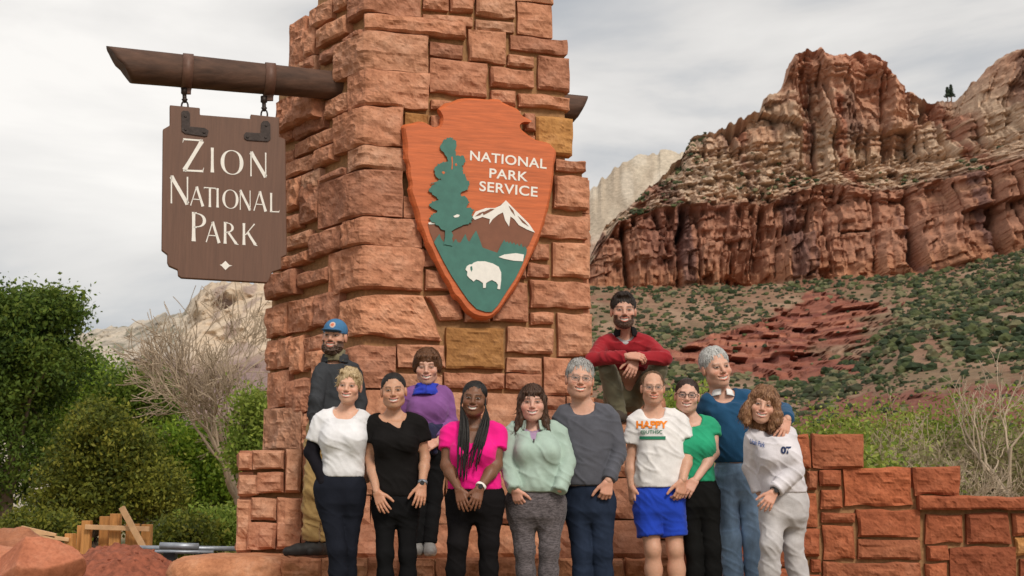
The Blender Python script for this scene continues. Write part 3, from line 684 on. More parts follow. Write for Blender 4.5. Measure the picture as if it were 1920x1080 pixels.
SKY_R = [(640, 640), (900, 600), (1040, 540), (1090, 520), (1112, 468), (1135, 425), (1160, 402), (1200, 368), (1240, 330), (1272, 300), (1289, 276), (1298, 257), (1340, 247), (1386, 224), (1423, 208), (1430, 184), (1445, 178), (1460, 171), (1468, 150), (1474, 132), (1488, 106), (1507, 97), (1534, 92), (1557, 101), (1594, 102), (1604, 98), (1641, 103), (1659, 118), (1678, 143), (1706, 171), (1729, 183), (1757, 189), (1794, 186), (1812, 166), (1854, 129), (1886, 102), (1920, 90), (2000, 66), (2150, 40)]
BT = [(1040, 560), (1110, 480), (1160, 405), (1200, 385), (1290, 312), (1350, 296), (1414, 287), (1480, 305), (1534, 330), (1600, 318), (1645, 310), (1720, 305), (1784, 298), (1860, 280), (1920, 262), (2150, 200)]   # foot of the upper cliffs
BB = [(1040, 565), (1110, 490), (1160, 415), (1230, 392), (1290, 385), (1432, 384), (1500, 360), (1553, 340), (1610, 355), (1669, 361), (1761, 338), (1850, 320), (1920, 300), (2150, 240)]   # lip of the lower cliffs
CB = [(1040, 570), (1100, 534), (1250, 537), (1400, 530), (1500, 526), (1600, 516), (1700, 516), (1800, 500), (1920, 465), (2150, 400)]  # foot of the lower cliffs
sub = lambda A, d: [(x, y+d) for x, y in A]
def guard(A, Bk, d):   # keep A below (greater py than) B by d
    xs_ = sorted(set([x for x, _ in A]+[x for x, _ in Bk])); return [(x, max(float(np.interp(x, *zip(*A))), float(np.interp(x, *zip(*Bk)))+d)) for x in xs_]
BT = guard(BT, SKY_R, 3); BB = guard(BB, BT, 4); CB = guard(CB, BB, 6)
LEV = [([(1000, 992), (2200, 992)], [(1000, 190), (2200, 170)]),
       ([(1000, 800), (1270, 790), (1500, 800), (1700, 790), (1800, 770), (1920, 760), (2200, 720)], [(1000, 330), (1500, 300), (2200, 260)]),
       ([(1000, 690), (1270, 700), (1500, 715), (1620, 690), (1700, 640), (1920, 620), (2200, 590)], [(1000, 520), (1500, 470), (2200, 380)]),
       (CB, [(1000, 800), (1500, 760), (2200, 640)]),
       (BB, [(1000, 815), (1300, 788), (1553, 772), (1700, 768), (1920, 708), (2200, 655)]),
       (BT, [(1000, 850), (1300, 828), (1553, 800), (1700, 806), (1920, 742), (2200, 690)]),
       (SKY_R, [(1000, 870), (1300, 850), (1423, 828), (1534, 818), (1660, 824), (1757, 836), (1920, 772), (2200, 720)])]
def red_band(PX, py):   # bare red ledges low on the slope
    nz = fbm(np.stack([PX/40., py/22., PX*0], -1), 3, 77)*26
    top = np.interp(PX, [1240, 1280, 1400, 1500, 1560, 1640, 1700, 1730], [655, 650, 610, 560, 556, 572, 600, 640])+nz
    bot = np.interp(PX, [1240, 1280, 1400, 1500, 1600, 1700, 1730], [664, 690, 703, 710, 695, 610, 640])+nz*.6
    w = np.minimum(sm(py, top-4, top+4), 1-sm(py, bot-4, bot+4)); w[(PX < 1240) | (PX > 1730)] = 0
    t2 = np.interp(PX, [1480, 1510, 1620, 1740, 1900], [790, 760, 742, 735, 715])+nz*.8; b2 = np.interp(PX, [1480, 1900], [830, 800])
    w2 = np.minimum(sm(py, t2-4, t2+4), 1-sm(py, b2-4, b2+4)); w2[(PX < 1490)] = 0
    return w, w2
def disp_cliff(P, LV, PX, py):
    out = np.zeros_like(P); Q = P
    cl = np.clip(np.minimum((LV-2.96)/.06, (4.02-LV)/.06), 0, 1)+np.clip((LV-5.0)/.05, 0, 1)*np.clip((6.0-LV)/.04, 0, 1); cl = np.clip(cl, 0, 1)
    x, z = Q[..., 0], Q[..., 2]
    wx_ = x+9*noise3(np.stack([x/60, z/45, x*0], -1), 8)
    st = lambda a, b: np.stack([wx_/a, z/b, x*0+3.3], -1)
    flute = 13*(np.abs(noise3(st(34, 150), 1))) + 7*np.abs(noise3(st(13, 70), 2)) + 3.0*noise3(st(5, 26), 3)
    blk = lambda a, b, s: value_hash(np.floor(wx_/a+.35*noise3(st(a*2, b*3), s+1)).astype(np.int64) & 0xffffffff, np.floor(z/b+.6*noise3(st(a*4, b*4), s+2)).astype(np.int64) & 0xffffffff, np.zeros_like(x, dtype=np.int64), s)
    flute = flute*.28+7*blk(17, 75, 201)+4.2*blk(7.5, 22, 204)+2.0*blk(3.4, 7, 207)
    cracks = -9*np.clip(.16-np.abs(noise3(st(26, 220), 31)), 0, 1)/.16 - 5*np.clip(.13-np.abs(noise3(st(11, 110), 32)), 0, 1)/.13
    strat = 3.2*np.round(2.2*noise3(np.stack([x/170, Q[..., 1]*0, z/11], -1), 4)) + 1.6*noise3(np.stack([x/60, x*0, z/3.2], -1), 6)
    cl = np.maximum(cl, .16*np.clip((LV-4.0)/.1, 0, 1)*(LV < 5.05))
    fine = 2.4*noise3(st(2.6, 3.2), 35)+1.6*(1-2*np.abs(noise3(st(3.4, 9), 36)))
    out[..., 1] -= cl*(flute*1.25+cracks*1.8+strat*1.15+fine)
    cap = np.clip((LV-5.97)/.03, 0, 1)
    rough = (1-cl)*np.clip((LV-.1)/.4, 0, 1)
    bn = (LV > 4.0)*(LV < 5.1); out[..., 1] -= bn*(5*blk(6, 3.2, 401)+3*blk(2.8, 1.7, 405)+3*noise3(np.stack([x/3, z/2, x*0], -1), 409))
    tal = 9*fbm(np.stack([x/70, z/40, Q[..., 1]/90], -1), 4, 12)+2.2*noise3(np.stack([x/9, z/6, x*0], -1), 14)
    out[..., 1] += rough*tal; out[..., 2] += rough*.10*tal*(LV < 5.9)
    w, w2 = red_band(PX, py)
    led = 5*np.abs((z/5.5+.4*noise3(np.stack([x/50, z*0, z*0], -1), 3)) % 1-.5)*2+3*noise3(np.stack([x/7, z/14, x*0], -1), 55)
    led = led+4*blk(9, 5, 301)+2.5*blk(4, 2.5, 305)
    out[..., 1] += -(w)*led*1.5-w2*led*1.1
    jag = 5.0*noise3(np.stack([PX/9, PX*0, PX*0], -1), 41)+2.5*noise3(np.stack([PX/3.5, PX*0, PX*0], -1), 43)
    out[..., 2] += np.clip((LV-5.6)/.4, 0, 1)*jag*.28
    return out
def col_cliff(P, LV, PX, py):
    x, y, z = P[..., 0], P[..., 1], P[..., 2]; n = lambda a, b, s: noise3(np.stack([x/a, z/b, x*0+s], -1), s)
    c = np.zeros_like(P)+np.array([.245, .148, .095])                              # talus earth
    c = mixc(c, (.215, .105, .066), sm(fbm(np.stack([x/45, z/25, y/60], -1), 4, 5), -.15, .25))
    c = mixc(c, (.37, .255, .175), sm(n(9, 7, 8), .3, .6)*.5)
    c = mixc(c, (.16, .115, .065), sm(fbm(np.stack([x/14, z/9, x*0], -1), 3, 88), .02, .3)*.6)
    w, w2 = red_band(PX, py)
    w = w*sm(fbm(np.stack([x/26, z/14, x*0], -1), 3, 58), -.42, -.12)
    c = mixc(c, (.245, .078, .05), w*.92); c = mixc(c, (.37, .15, .095), w*sm(n(80, 2.2, 9), .0, .4)*.75); c = mixc(c, (.17, .05, .04), w*sm(n(60, 1.6, 19), .35, .6)*.7); c = mixc(c, (.20, .07, .05), w2*.9)
    low = np.clip((LV-2.97)/.04, 0, 1)*np.clip((4.05-LV)/.06, 0, 1)                # lower, darker red cliffs
    lowc = np.zeros_like(P)+np.array([.37, .180, .115])
    lowc = mixc(lowc, (.27, .122, .085), sm(fbm(np.stack([x/55, z/70, x*0], -1), 3, 15), -.05, .35)*.85)
    lowc = mixc(lowc, (.40, .185, .10), sm(1-(LV-3.0)/.32, .0, .8)*(LV < 3.4)*.75)
    lowc = mixc(lowc, (.15, .078, .068), sm(n(10, 90, 16)+.5*n(4, 40, 18), .35, .75)*.8)     # desert varnish streaks
    lowc = mixc(lowc, (.40, .215, .13), sm(n(130, 4.5, 17), .3, .7)*.5)
    c = mixc(c, lowc, low)
    ben = np.clip((LV-4.02)/.1, 0, 1)                                              # pale bench and upper walls
    upc = np.zeros_like(P)+np.array([.50, .355, .25])
    upc = mixc(upc, (.46, .26, .165), sm(fbm(np.stack([x/45, z/40, x*0], -1), 4, 25), -.12, .22)*.85)
    upc = mixc(upc, (.33, .205, .15), sm(fbm(np.stack([x/9, z/26, x*0], -1), 3, 24), .05, .35)*.6)
    ntop = sm(py, 215, 110); red_top = np.clip(1-(py-95)/150., 0, 1)**.6*sm(PX, 1420, 1470)*(1-sm(PX, 1690, 1760))+sm(PX, 1790, 1850)*np.clip(1-(py-90)/110., 0, 1)
    upc = mixc(upc, (.42, .185, .115), np.clip(red_top, 0, 1)*.85)
    upc = mixc(upc, (.54, .44, .33), (1-sm(PX, 1270, 1400))*.6)
    upc = mixc(upc, (.30, .11, .065), sm(n(9, 80, 26)+.4*n(4, 30, 27), .4, .8)*.75)
    upc = mixc(upc, (.18, .10, .075), sm(n(7, 60, 28), .58, .8)*.7)
    upc = mixc(upc, (.50, .36, .25), sm(n(140, 4, 29), .35, .75)*.5)
    c = mixc(c, upc, ben)
    return c
xsR = np.concatenate([np.arange(640, 1060, 6), np.arange(1060, 2160, 2.2)])
PR, LVR, PXR, PYR = relief('cliff', xsR, LEV, [16, 40, 74, 74, 40, 84], col_cliff, disp_cliff, 'layered red and tan sandstone cliff above a shrub dotted slope')
# pale dome behind the red cliff and the far range on the left
SKD = [(500, 650), (900, 560), (1040, 430), (1085, 395), (1108, 361), (1128, 336), (1150, 317), (1175, 300), (1196, 291), (1229, 285), (1270, 284), (1320, 300), (1450, 400)]
LD = [([(900, 990), (1500, 990)], [(900, 900), (1500, 900)]), ([(900, 700), (1500, 700)], [(900, 1300), (1500, 1300)]), (SKD, [(900, 1500), (1500, 1500)])]
def disp_dome(P, LV, PX, py):
    o = np.zeros_like(P); x, z = P[..., 0], P[..., 2]
    o[..., 1] = 22*fbm(np.stack([x/60, z/60, x*0], -1), 4, 61)-8*np.abs(noise3(np.stack([(x+z*.6)/22, z/90, x*0], -1), 62)); o[..., 1] *= np.clip(2.0-LV, .0, .3)/.3
    o[..., 2] = np.clip((LV-1.8)/.2, 0, 1)*4*noise3(np.stack([PX/8, PX*0, PX*0], -1), 3); return o
def col_dome(P, LV, PX, py):
    x, z = P[..., 0], P[..., 2]
    c = np.zeros_like(P)+np.array([.50, .43, .34]); c = mixc(c, (.36, .29, .22), sm(fbm(np.stack([x/30, z/50, x*0], -1), 4, 64), .0, .4)*.7)
    c = mixc(c, (.56, .50, .42), sm(noise3(np.stack([x/18, z/40, x*0], -1), 66), .2, .6)*.5)
    c = mixc(c, (.30, .17, .12), sm(py+14*noise3(np.stack([x/30, z/30, x*0], -1), 65), 420, 480)*.7); return c
relief('white_dome', np.arange(500, 1460, 3), LD, [10, 90], col_dome, disp_dome, 'pale rounded sandstone dome rising behind the red cliff')
SKL = [(-400, 640), (-100, 660), (60, 655), (132, 632), (160, 625), (200, 612), (240, 612), (262, 603), (300, 592), (345, 582), (368, 556), (385, 535), (410, 530), (440, 526), (500, 530), (560, 545), (640, 575), (760, 640), (1000, 680)]
SH = [(-400, 700), (100, 690), (250, 672), (330, 640), (380, 600), (420, 575), (520, 590), (760, 700)]
LL = [([(-400, 985), (760, 985)], [(-400, 700), (760, 700)]), ([(-400, 800), (300, 770), (380, 740), (520, 745), (760, 760)], [(-400, 1100), (760, 1100)]),
      ([(-400, 720), (130, 690), (250, 690), (330, 668), (400, 650), (520, 650), (760, 700)], [(-400, 1350), (760, 1300)]), (SKL, [(-400, 1750), (300, 1700), (440, 1500), (760, 1500)])]
def disp_l(P, LV, PX, py):
    o = np.zeros_like(P); x, z = P[..., 0], P[..., 2]; d = (x*.8+z*1.2)
    r = 5*(1-2*np.abs(noise3(np.stack([(x-z*.9)/11, z/24, x*0], -1), 171)))+6*noise3(np.stack([x/6, z/5, x*0], -1), 172)+34*np.abs(noise3(np.stack([(x-z*.9)/75, z/130, x*0], -1), 71))+14*np.abs(noise3(np.stack([(x-z*.9)/28, z/60, x*0], -1), 72))+14*fbm(np.stack([x/30, z/20, x*0], -1), 3, 73)
    o[..., 1] = -r*np.clip((LV-.3)/.5, 0, 1)*np.clip(3.0-LV, 0, .2)/.2
    o[..., 2] = np.clip((LV-2.7)/.3, 0, 1)*(3*noise3(np.stack([PX/11, PX*0, PX*0], -1), 74)+1.5*noise3(np.stack([PX/4, PX*0, PX*0], -1), 75)); return o
def col_l(P, LV, PX, py):
    x, z = P[..., 0], P[..., 2]
    c = np.zeros_like(P)+np.array([.48, .42, .345]); c = mixc(c, (.27, .24, .20), sm(fbm(np.stack([(x-z*.9)/30, z/40, x*0], -1), 4, 76), .02, .32)*.85)
    c = mixc(c, (.12, .12, .08), sm(noise3(np.stack([x/9, z/7, x*0], -1), 77), .45, .7)*.7)
    c = mixc(c, (.56, .43, .31), sm(PX, 335, 390)*.75)
    c = mixc(c, (.20, .13, .13), sm(py+22*noise3(np.stack([x/45, z/45, x*0], -1), 78), 655, 705)*sm(PX, 240, 300)*.85)
    c = mixc(c, (.16, .10, .12), sm(noise3(np.stack([x/14, z/22, x*0], -1), 79), .3, .6)*sm(PX, 380, 430)*.5); return c
relief('far_range', np.arange(-400, 1000, 3.5), LL, [6, 30, 80], col_l, disp_l, 'far pale grey and cream sandstone range beyond the trees')

# shrubs on the slope -------------------------------------------------
def blob_bush(rg, n=26):
    bm = bmesh.new(); bmesh.ops.create_icosphere(bm, subdivisions=2 if n > 1 else 1, radius=1)
    V = np.array([v.co[:] for v in bm.verts]); F = [[v.index for v in f.verts] for f in bm.faces]; bm.free()
    V = V*(1+.42*noise3(V*2.1+rg.uniform(0, 50), 3)[:, None]+.25*noise3(V*5+rg.uniform(0, 50), 4)[:, None]); V[:, 2] = V[:, 2]*.78+.5
    return V, F
def leafm(name, rough=.6, trans=.38):
    m, nt, b = new_mat(name); a = nt.nodes.new('ShaderNodeAttribute'); a.attribute_name = 'col'
    nt.links.new(a.outputs['Color'], b.inputs['Base Color']); b.inputs['Roughness'].default_value = rough; b.inputs['Specular IOR Level'].default_value = .2
    if trans:
        t = nt.nodes.new('ShaderNodeBsdfTranslucent'); nt.links.new(a.outputs['Color'], t.inputs[0])
        mxs = nt.nodes.new('ShaderNodeMixShader'); mxs.inputs[0].default_value = trans
        nt.links.new(b.outputs[0], mxs.inputs[1]); nt.links.new(t.outputs[0], mxs.inputs[2]); nt.links.new(mxs.outputs[0], nt.nodes['Material Output'].inputs[0])
    return m
M['leaf'] = leafm('leaves'); M['far_leaf'] = leafm('juniper_foliage', .9, 0)
M['bark'] = plain_mat('bark', (.16, .115, .085), .9, .35, 8, .7, stretch=(1, 1, .2)); M['palebark'] = plain_mat('pale_bark', (.40, .31, .225), .9, .25, 8, .5, stretch=(1, 1, .2))
def slope_shrubs():
    rg = np.random.default_rng(5)
    flat = PR.reshape(-1, 3); lv = LVR.ravel(); px = PXR.ravel(); py = PYR.ravel()
    w, w2 = red_band(PXR, PYR); w = np.maximum(w, w2*.8).ravel()
    x, z = flat[:, 0], flat[:, 2]
    den = sm(fbm(np.stack([px/70, py/45, px*0], -1), 3, 91), -.32, .28)*.75+.42
    den = den*((lv > .7) & (lv < 2.99))*(1-.97*w)
    dia = np.exp(-((py-(np.interp(px, [1480, 1560, 1660, 1760, 1920], [770, 730, 640, 560, 520])))/26)**2)*(px > 1470)*(lv < 2.99)*1.6
    top = np.exp(-((lv-2.93)/.05)**2)*.9
    ben = ((lv > 4.05) & (lv < 5.0))*sm(fbm(np.stack([px/40, py/16, px*0], -1), 2, 93), .12, .4)*.55
    left = ((lv > 4.0) & (px < 1330) & (px > 1165))*sm(noise3(np.stack([px/16, py/11, px*0], -1), 94), .1, .5)*.5
    p = (den+dia+top*(lv < 3)+ben+left)*(px > 760)*(px < 2120)
    # equalise per screen area and favour the far, small rows
    idx = rg.choice(len(flat), 8600, replace=False, p=p/p.sum())
    protos = [blob_bush(rg) for _ in range(6)]
    size = np.clip(rg.lognormal(-.12, .45, len(idx)), .4, 2.2)*np.where(lv[idx] > 4, .95, np.where(lv[idx] < 1.6, .62, 1.05))
    vis = size/flat[idx, 1]; order = np.argsort(-vis)
    meshes = []
    tone = [(.035, .052, .024), (.050, .066, .026), (.070, .082, .032), (.045, .050, .028), (.14, .13, .07), (.030, .044, .022)]
    for (V, F), c in zip(protos, tone):
        cc = np.array(c)[None]*(1+.35*noise3(V*3+2, 7)[:, None]); o = mesh_obj('t', V, F, M['far_leaf'], None, False, cc); meshes.append(o.data); bpy.data.objects.remove(o)
    for k in order[:290]:
        o = bpy.data.objects.new('hillside_shrub', meshes[rg.integers(6)]); COL.objects.link(o); q = flat[idx[k]]; s = size[k]
        o.location = q-np.array([0, .2*s, .25*s]); o.scale = (s*rg.uniform(.8, 1.3), s, s*rg.uniform(.75, 1.1)); o.rotation_euler = (0, 0, rg.uniform(0, 6))
        tag(o, 'dark green juniper shrub dotted on the slope below the red cliff', 'shrub', 'shrubs dotted over the slope below the cliff')
    AV = []; AF = []; AC = []; b = 0
    small = [blob_bush(rg, 1) for _ in range(6)]
    for k in order[290:]:
        i = rg.integers(6); V, F = small[i]; q = flat[idx[k]]; s = size[k]
        AV.append(V*s*np.array([rg.uniform(.8, 1.3), 1, rg.uniform(.75, 1.1)])+q-np.array([0, .2*s, .25*s])); AF.append(np.array(F)+b); AC.append(np.array(tone[i])[None]*(1+.35*noise3(V*3+2, 7)[:, None])); b += len(V)
    o = mesh_obj('shrub_cover', np.concatenate(AV), np.concatenate(AF), M['far_leaf'], None, False, np.concatenate(AC))
    tag(o, 'small dark junipers covering the far slope and cliff benches', 'shrubs', kind='stuff')
slope_shrubs()
def ridge_tree(px, py, Y, h):
    rg = random.Random(int(px)); p = at(px, py, Y); mb = MB(); mb.tube([p-np.array([0, 0, 3]), p+np.array([0, 0, h])], [.5, .1], 6)
    t = mb.build('trunk', M['bark']); V = []; F = []
    for k in range(260):
        z = rg.uniform(.2, 1)*h; r = (1.1-z/h)*h*.3; a = rg.uniform(0, 6.3); c = p+np.array([math.cos(a)*r*rg.random(), math.sin(a)*r*rg.random(), z]); s = .9
        b = len(V); d1 = np.array([rg.uniform(-1, 1), rg.uniform(-1, 1), rg.uniform(-.4, .4)])*s; d2 = np.array([rg.uniform(-.4, .4), rg.uniform(-.4, .4), 1.])*s*.6
        V += [c-d1, c-d2, c+d1, c+d2]; F.append((b, b+1, b+2, b+3))
    root = empty('pine_tree', tuple(p), 'dark pine standing in the saddle of the cliff skyline'+(', taller of the two' if h > 10 else ', shorter of the two'), 'tree')
    setp(t, root); mesh_obj('crown', V, F, M['far_leaf'], root, False, np.tile([.03, .045, .028], (len(V), 1)))
ridge_tree(1784, 187, 938, 11); ridge_tree(1777, 187, 936, 9)

# ================================================================== trees
MINR = [.006]
def grow(rg, p, d, L, r, depth, mb, tips, spread=.55, n=5, up=.12, wig=.22, kids=(2, 3), shrink=.74):
    pts = [np.array(p, float)]; rad = [r]; d = np.array(d, float); seg = 4
    for i in range(seg):
        d = d+np.array([rg.gauss(0, wig), rg.gauss(0, wig), rg.gauss(0, wig)])*.5+np.array([0, 0, up*.5]); d /= np.linalg.norm(d)
        pts.append(pts[-1]+d*L/seg); rad.append(max(MINR[0], r*(1-.30*(i+1)/seg)))
        if depth <= 2: tips.append((pts[-1], d))
    mb.tube(pts, rad, n if depth > 1 else 4, False)
    if depth == 0: return
    for k in range(rg.randint(*kids)):
        a = rg.uniform(0, 6.283); e = np.cross(d, [math.cos(a), math.sin(a), .3]); e /= np.linalg.norm(e)+1e-9
        dd = d+e*rg.uniform(spread*.6, spread*1.5); dd /= np.linalg.norm(dd)
        q = pts[-1] if k == 0 else pts[rg.randint(2, 4)]
        grow(rg, q, dd, L*shrink*rg.uniform(.8, 1.15), rad[-1]*.8, depth-1, mb, tips, spread, n, up, wig, kids, shrink)
def leaves(rg, centres, per, sig, size, cols, zsq=.8):
    per = int(per*1.35); C = np.repeat(centres, per, 0); n = len(C)
    tone = np.repeat(rg.random(len(centres)), per)
    P = C+rg.normal(0, 1, (n, 3))*sig*np.array([1, 1, zsq])
    a = rg.normal(0, 1, (n, 3)); a /= np.linalg.norm(a, axis=1)[:, None]; b = np.cross(a, rg.normal(0, 1, (n, 3))); b /= np.linalg.norm(b, axis=1)[:, None]
    s = size*.78*rg.uniform(.6, 1.3, n)[:, None]
    V = np.stack([P-a*s, P-b*s*.5, P+a*s, P+b*s*.5], 1).reshape(-1, 3); F = np.arange(n*4).reshape(-1, 4)
    cl = np.asarray(cols); t = np.clip(tone*.75+rg.random(n)*.35, 0, .999)*(len(cl)-1); i = t.astype(int); f = (t-i)[:, None]
    c = cl[i]*(1-f)+cl[i+1]*f; c = c*rg.uniform(.9, 1.5, n)[:, None]
    return V, F, np.repeat(c, 4, 0)
def tree(name, label, base, blobs, cols, seed, trunk_r=.14, leafsize=.09, nclump=260, per=60, sig=.28, mat='bark', group=None, stems=1, cat='tree', limbs=26):
    """blobs: (cx,cy,cz,rx,ry,rz,weight): where the foliage masses hang; limbs run from the trunk into them"""
    rg = np.random.default_rng(seed); pr = random.Random(seed); base = np.array(base, float)
    root = empty(name, tuple(base), label, cat, group); mb = MB(); cen = []
    bl = np.array(blobs, float); wt = bl[:, 6]/bl[:, 6].sum(); top = bl[np.argmax(bl[:, 2])]
    trunks = []
    for s in range(stems):
        tgt = bl[pr.randrange(len(bl))][:3] if stems > 1 else np.average(bl[:, :3], 0, wt)
        pts = [base+np.array([pr.uniform(-.15, .15), pr.uniform(-.1, .1), -.1])]
        for k in range(1, 7):
            f = k/6; pts.append(pts[0]+(tgt-pts[0])*f+np.array([pr.gauss(0, .1), pr.gauss(0, .1), 0])*(f < 1))
        mb.tube(pts, [trunk_r*(1.15-.75*k/6) for k in range(7)], 8, True); trunks.append(pts)
    for k in range(nclump):
        b = bl[rg.choice(len(bl), p=wt)]; d = rg.normal(0, 1, 3); d /= np.linalg.norm(d); r = rg.uniform(.45, 1.0)**.6*(1+.25*noise3((d*2.2+seed)[None], seed)[0])
        cen.append(b[:3]+d*r*b[3:6])
    cen = np.array(cen); cen[:, 2] = np.maximum(cen[:, 2], .25)
    for k in rg.choice(len(cen), min(limbs, len(cen)), replace=False):
        tr = trunks[pr.randrange(len(trunks))]; st = tr[pr.randint(2, 6)]; e = cen[k]; mid = (st+e)/2+np.array([0, 0, .12*np.linalg.norm(e-st)])+rg.normal(0, .12, 3)
        mb.tube([st, mid, e], [trunk_r*.34, trunk_r*.2, trunk_r*.07], 5, False)
    t = mb.build('trunk', M[mat], root, True)
    V, F, c = leaves(rg, cen, per, sig, leafsize, cols); V[:, 2] = np.maximum(V[:, 2], .03)
    mesh_obj('crown', V, F, M['leaf'], root, False, c)
    return root
def px_blob(px, py, Y, rx_px, ry_px, depth, w=1):
    p = at(px, py, Y); s = Y/2635.; return (p[0], p[1], p[2], rx_px*s, depth, ry_px*s, w)
DK = [(.020, .040, .009), (.045, .080, .014), (.085, .130, .020), (.15, .185, .03)]
BR = [(.045, .085, .010), (.10, .175, .017), (.17, .26, .025), (.27, .34, .04)]
OL = [(.032, .048, .010), (.08, .098, .016), (.15, .158, .022), (.23, .215, .035)]
YG = [(.08, .13, .02), (.16, .22, .035), (.24, .28, .05), (.30, .31, .08)]
def gpt(px, Y): q = at(px, HOR, Y); return (q[0], Y, 0)
tree('cottonwood_tree', 'tall dark green cottonwood with a dense crown left of the hanging sign', gpt(20, 34), [px_blob(30, 640, 34, 70, 60, 2.0, 1.0), px_blob(70, 590, 34, 55, 45, 1.6, .8), px_blob(110, 585, 34, 30, 30, 1.0, .4), px_blob(0, 600, 34, 60, 50, 1.6, .8), px_blob(0, 730, 34, 90, 80, 2.0, 1.2), px_blob(90, 690, 34, 60, 60, 1.8, .9), px_blob(10, 850, 34, 110, 90, 2.0, 1.3), px_blob(-90, 720, 34, 80, 130, 2, 1)], DK, 3, .22, .085, 620, 62, .26)
tree('leafy_tree', 'bright green rounded tree between the dark cottonwood and the bare tree', gpt(170, 40), [px_blob(140, 720, 40, 65, 60, 1.8, 1), px_blob(190, 750, 40, 60, 60, 1.8, 1), px_blob(105, 790, 40, 60, 70, 1.8, 1), px_blob(180, 840, 40, 80, 80, 1.8, 1)], BR, 5, .18, .085, 330, 60, .36)
tree('forked_tree', 'slim green tree with a forked dark trunk beside the bare tree', gpt(265, 38), [px_blob(285, 740, 38, 38, 40, 1.2, 1), px_blob(255, 765, 38, 40, 40, 1.2, 1), px_blob(230, 730, 38, 35, 30, 1.2, .6), px_blob(310, 770, 38, 25, 40, 1.0, .6)], DK[1:]+BR[1:2], 8, .13, .08, 210, 50, .26, stems=2)
tree('juniper_tree', 'yellow-green bushy juniper standing behind the timber posts', gpt(200, 24), [px_blob(190, 800, 24, 40, 40, .8, 1), px_blob(150, 870, 24, 60, 60, .9, 1.2), px_blob(240, 850, 24, 50, 60, .9, 1.2), px_blob(190, 930, 24, 95, 50, .9, 1.5), px_blob(290, 920, 24, 50, 50, .8, 1), px_blob(120, 950, 24, 50, 40, .8, .8)], OL, 11, .12, .055, 560, 50, .15, stems=3)
tree('green_shrub', 'large fresh green shrub growing beneath the bare tree', gpt(350, 36), [px_blob(340, 860, 36, 70, 60, 1.4, 1), px_blob(400, 850, 36, 70, 55, 1.4, 1), px_blob(450, 880, 36, 70, 70, 1.4, 1), px_blob(370, 920, 36, 100, 45, 1.4, 1), px_blob(300, 880, 36, 45, 60, 1.2, .8)], BR, 14, .08, .08, 420, 55, .28, stems=4, cat='shrub')
tree('yellow_green_shrub', 'yellow-green shrub beside the pillar under the bare branches', gpt(475, 30), [px_blob(480, 770, 30, 28, 30, .8, 1), px_blob(495, 820, 30, 30, 40, .8, 1), px_blob(470, 850, 30, 30, 40, .8, 1)], YG[:3], 15, .07, .07, 150, 40, .2, stems=3, cat='shrub')
for i, (px, py, Y, rx, ry, lab) in enumerate(((70, 985, 20, 60, 20, 'low sage green bush behind the boulders'), (410, 985, 18, 55, 28, 'low yellow-green bush beside the plinth and the parked car'), (345, 1000, 17, 40, 22, 'small olive bush behind the steel rails'))):
    tree('low_bush', lab, gpt(px, Y), [px_blob(px, py, Y, rx, ry, .5, 1), px_blob(px+rx*.5, py+5, Y, rx*.6, ry*.8, .5, .7), px_blob(px-rx*.6, py+5, Y, rx*.5, ry*.8, .5, .6)], (OL, YG[:3], OL)[i], 20+i, .03, .045, 120, 40, .10, stems=3, cat='bush', limbs=12)
DRY = [(.10, .10, .045), (.19, .165, .085), (.27, .22, .13), (.20, .23, .06)]
# trees and bushes beyond the right hand wall
for i, (px, py, Y, rx, ry, cols, lab) in enumerate(((1555, 830, 26, 60, 45, YG, 'pale green bush just beyond the top step of the wall'), (1650, 815, 30, 60, 50, YG, 'fresh green bush behind the middle of the stepped wall'), (1700, 900, 20, 90, 50, DRY, 'straw coloured dry bush close behind the lower wall coping'),
        (1790, 800, 32, 90, 50, YG[:3], 'green leafy shrub below the red ledges'), (1860, 860, 24, 80, 80, DRY, 'tall straw and sage coloured bush around the pale bare tree'), (1600, 905, 18, 60, 40, YG, 'low green bush showing over the second wall step'), (1940, 830, 26, 60, 90, BR[1:], 'green bush at the far run of the wall'), (1290, 775, 24, 40, 25, YG, 'pale green bush seen between the seated man and the group'))):
    tree('valley_bush', lab, gpt(px, Y), [px_blob(px, py, Y, rx, ry, 1.0, 1), px_blob(px-rx*.5, py+ry*.5, Y, rx*.7, ry*.8, .9, .8), px_blob(px+rx*.5, py+ry*.6, Y, rx*.7, ry*.8, .9, .8), px_blob(px, (py+960)/2, Y, rx*.8, (960-py)/2, .9, .8)], cols, 40+i, .05, .06, 190, 22, .24, stems=5, cat='bush', limbs=110, mat='palebark')
def bare_tree(label, base, seed, L, r, depth, lean=(0, 0, 1), spread=.6, stems=1, kids=(2, 3), up=.1, shrink=.74, cat='tree'):
    rg = random.Random(seed); mb = MB(); tips = []; MINR[0] = .00026*base[1]
    root = empty('bare_tree', base, label, cat, None)
    for s in range(stems):
        d = np.array(lean, float)+np.array([rg.gauss(0, .3), rg.gauss(0, .2), 0])*(stems > 1)
        grow(rg, np.array(base)+np.array([0, 0, -.1]), d/np.linalg.norm(d), L, r, depth, mb, tips, spread, 6, up, .2, kids, shrink)
    zs = np.array([v[2] for v in mb.V])
    mb.build('branches', M['palebark'], root, True, fix=False); return tips
bare_tree('leafless pale tree with a fan of fine twigs beneath the hanging sign', gpt(480, 33), 5, 1.75, .12, 6, (-.34, 0, 1), .55, 1, (3, 4), .09, .80)
bare_tree('leafless pale tree with whitish upright trunk behind the wall coping', gpt(1895, 22), 9, 1.1, .06, 5, (0, 0, 1), .5, 1, (2, 3), .08, .80)
bare_tree('tall leafless bleached tree standing among the green valley bushes', gpt(1850, 30), 16, 1.3, .07, 6, (-.05, 0, 1), .5, 1, (2, 3), .08, .80)
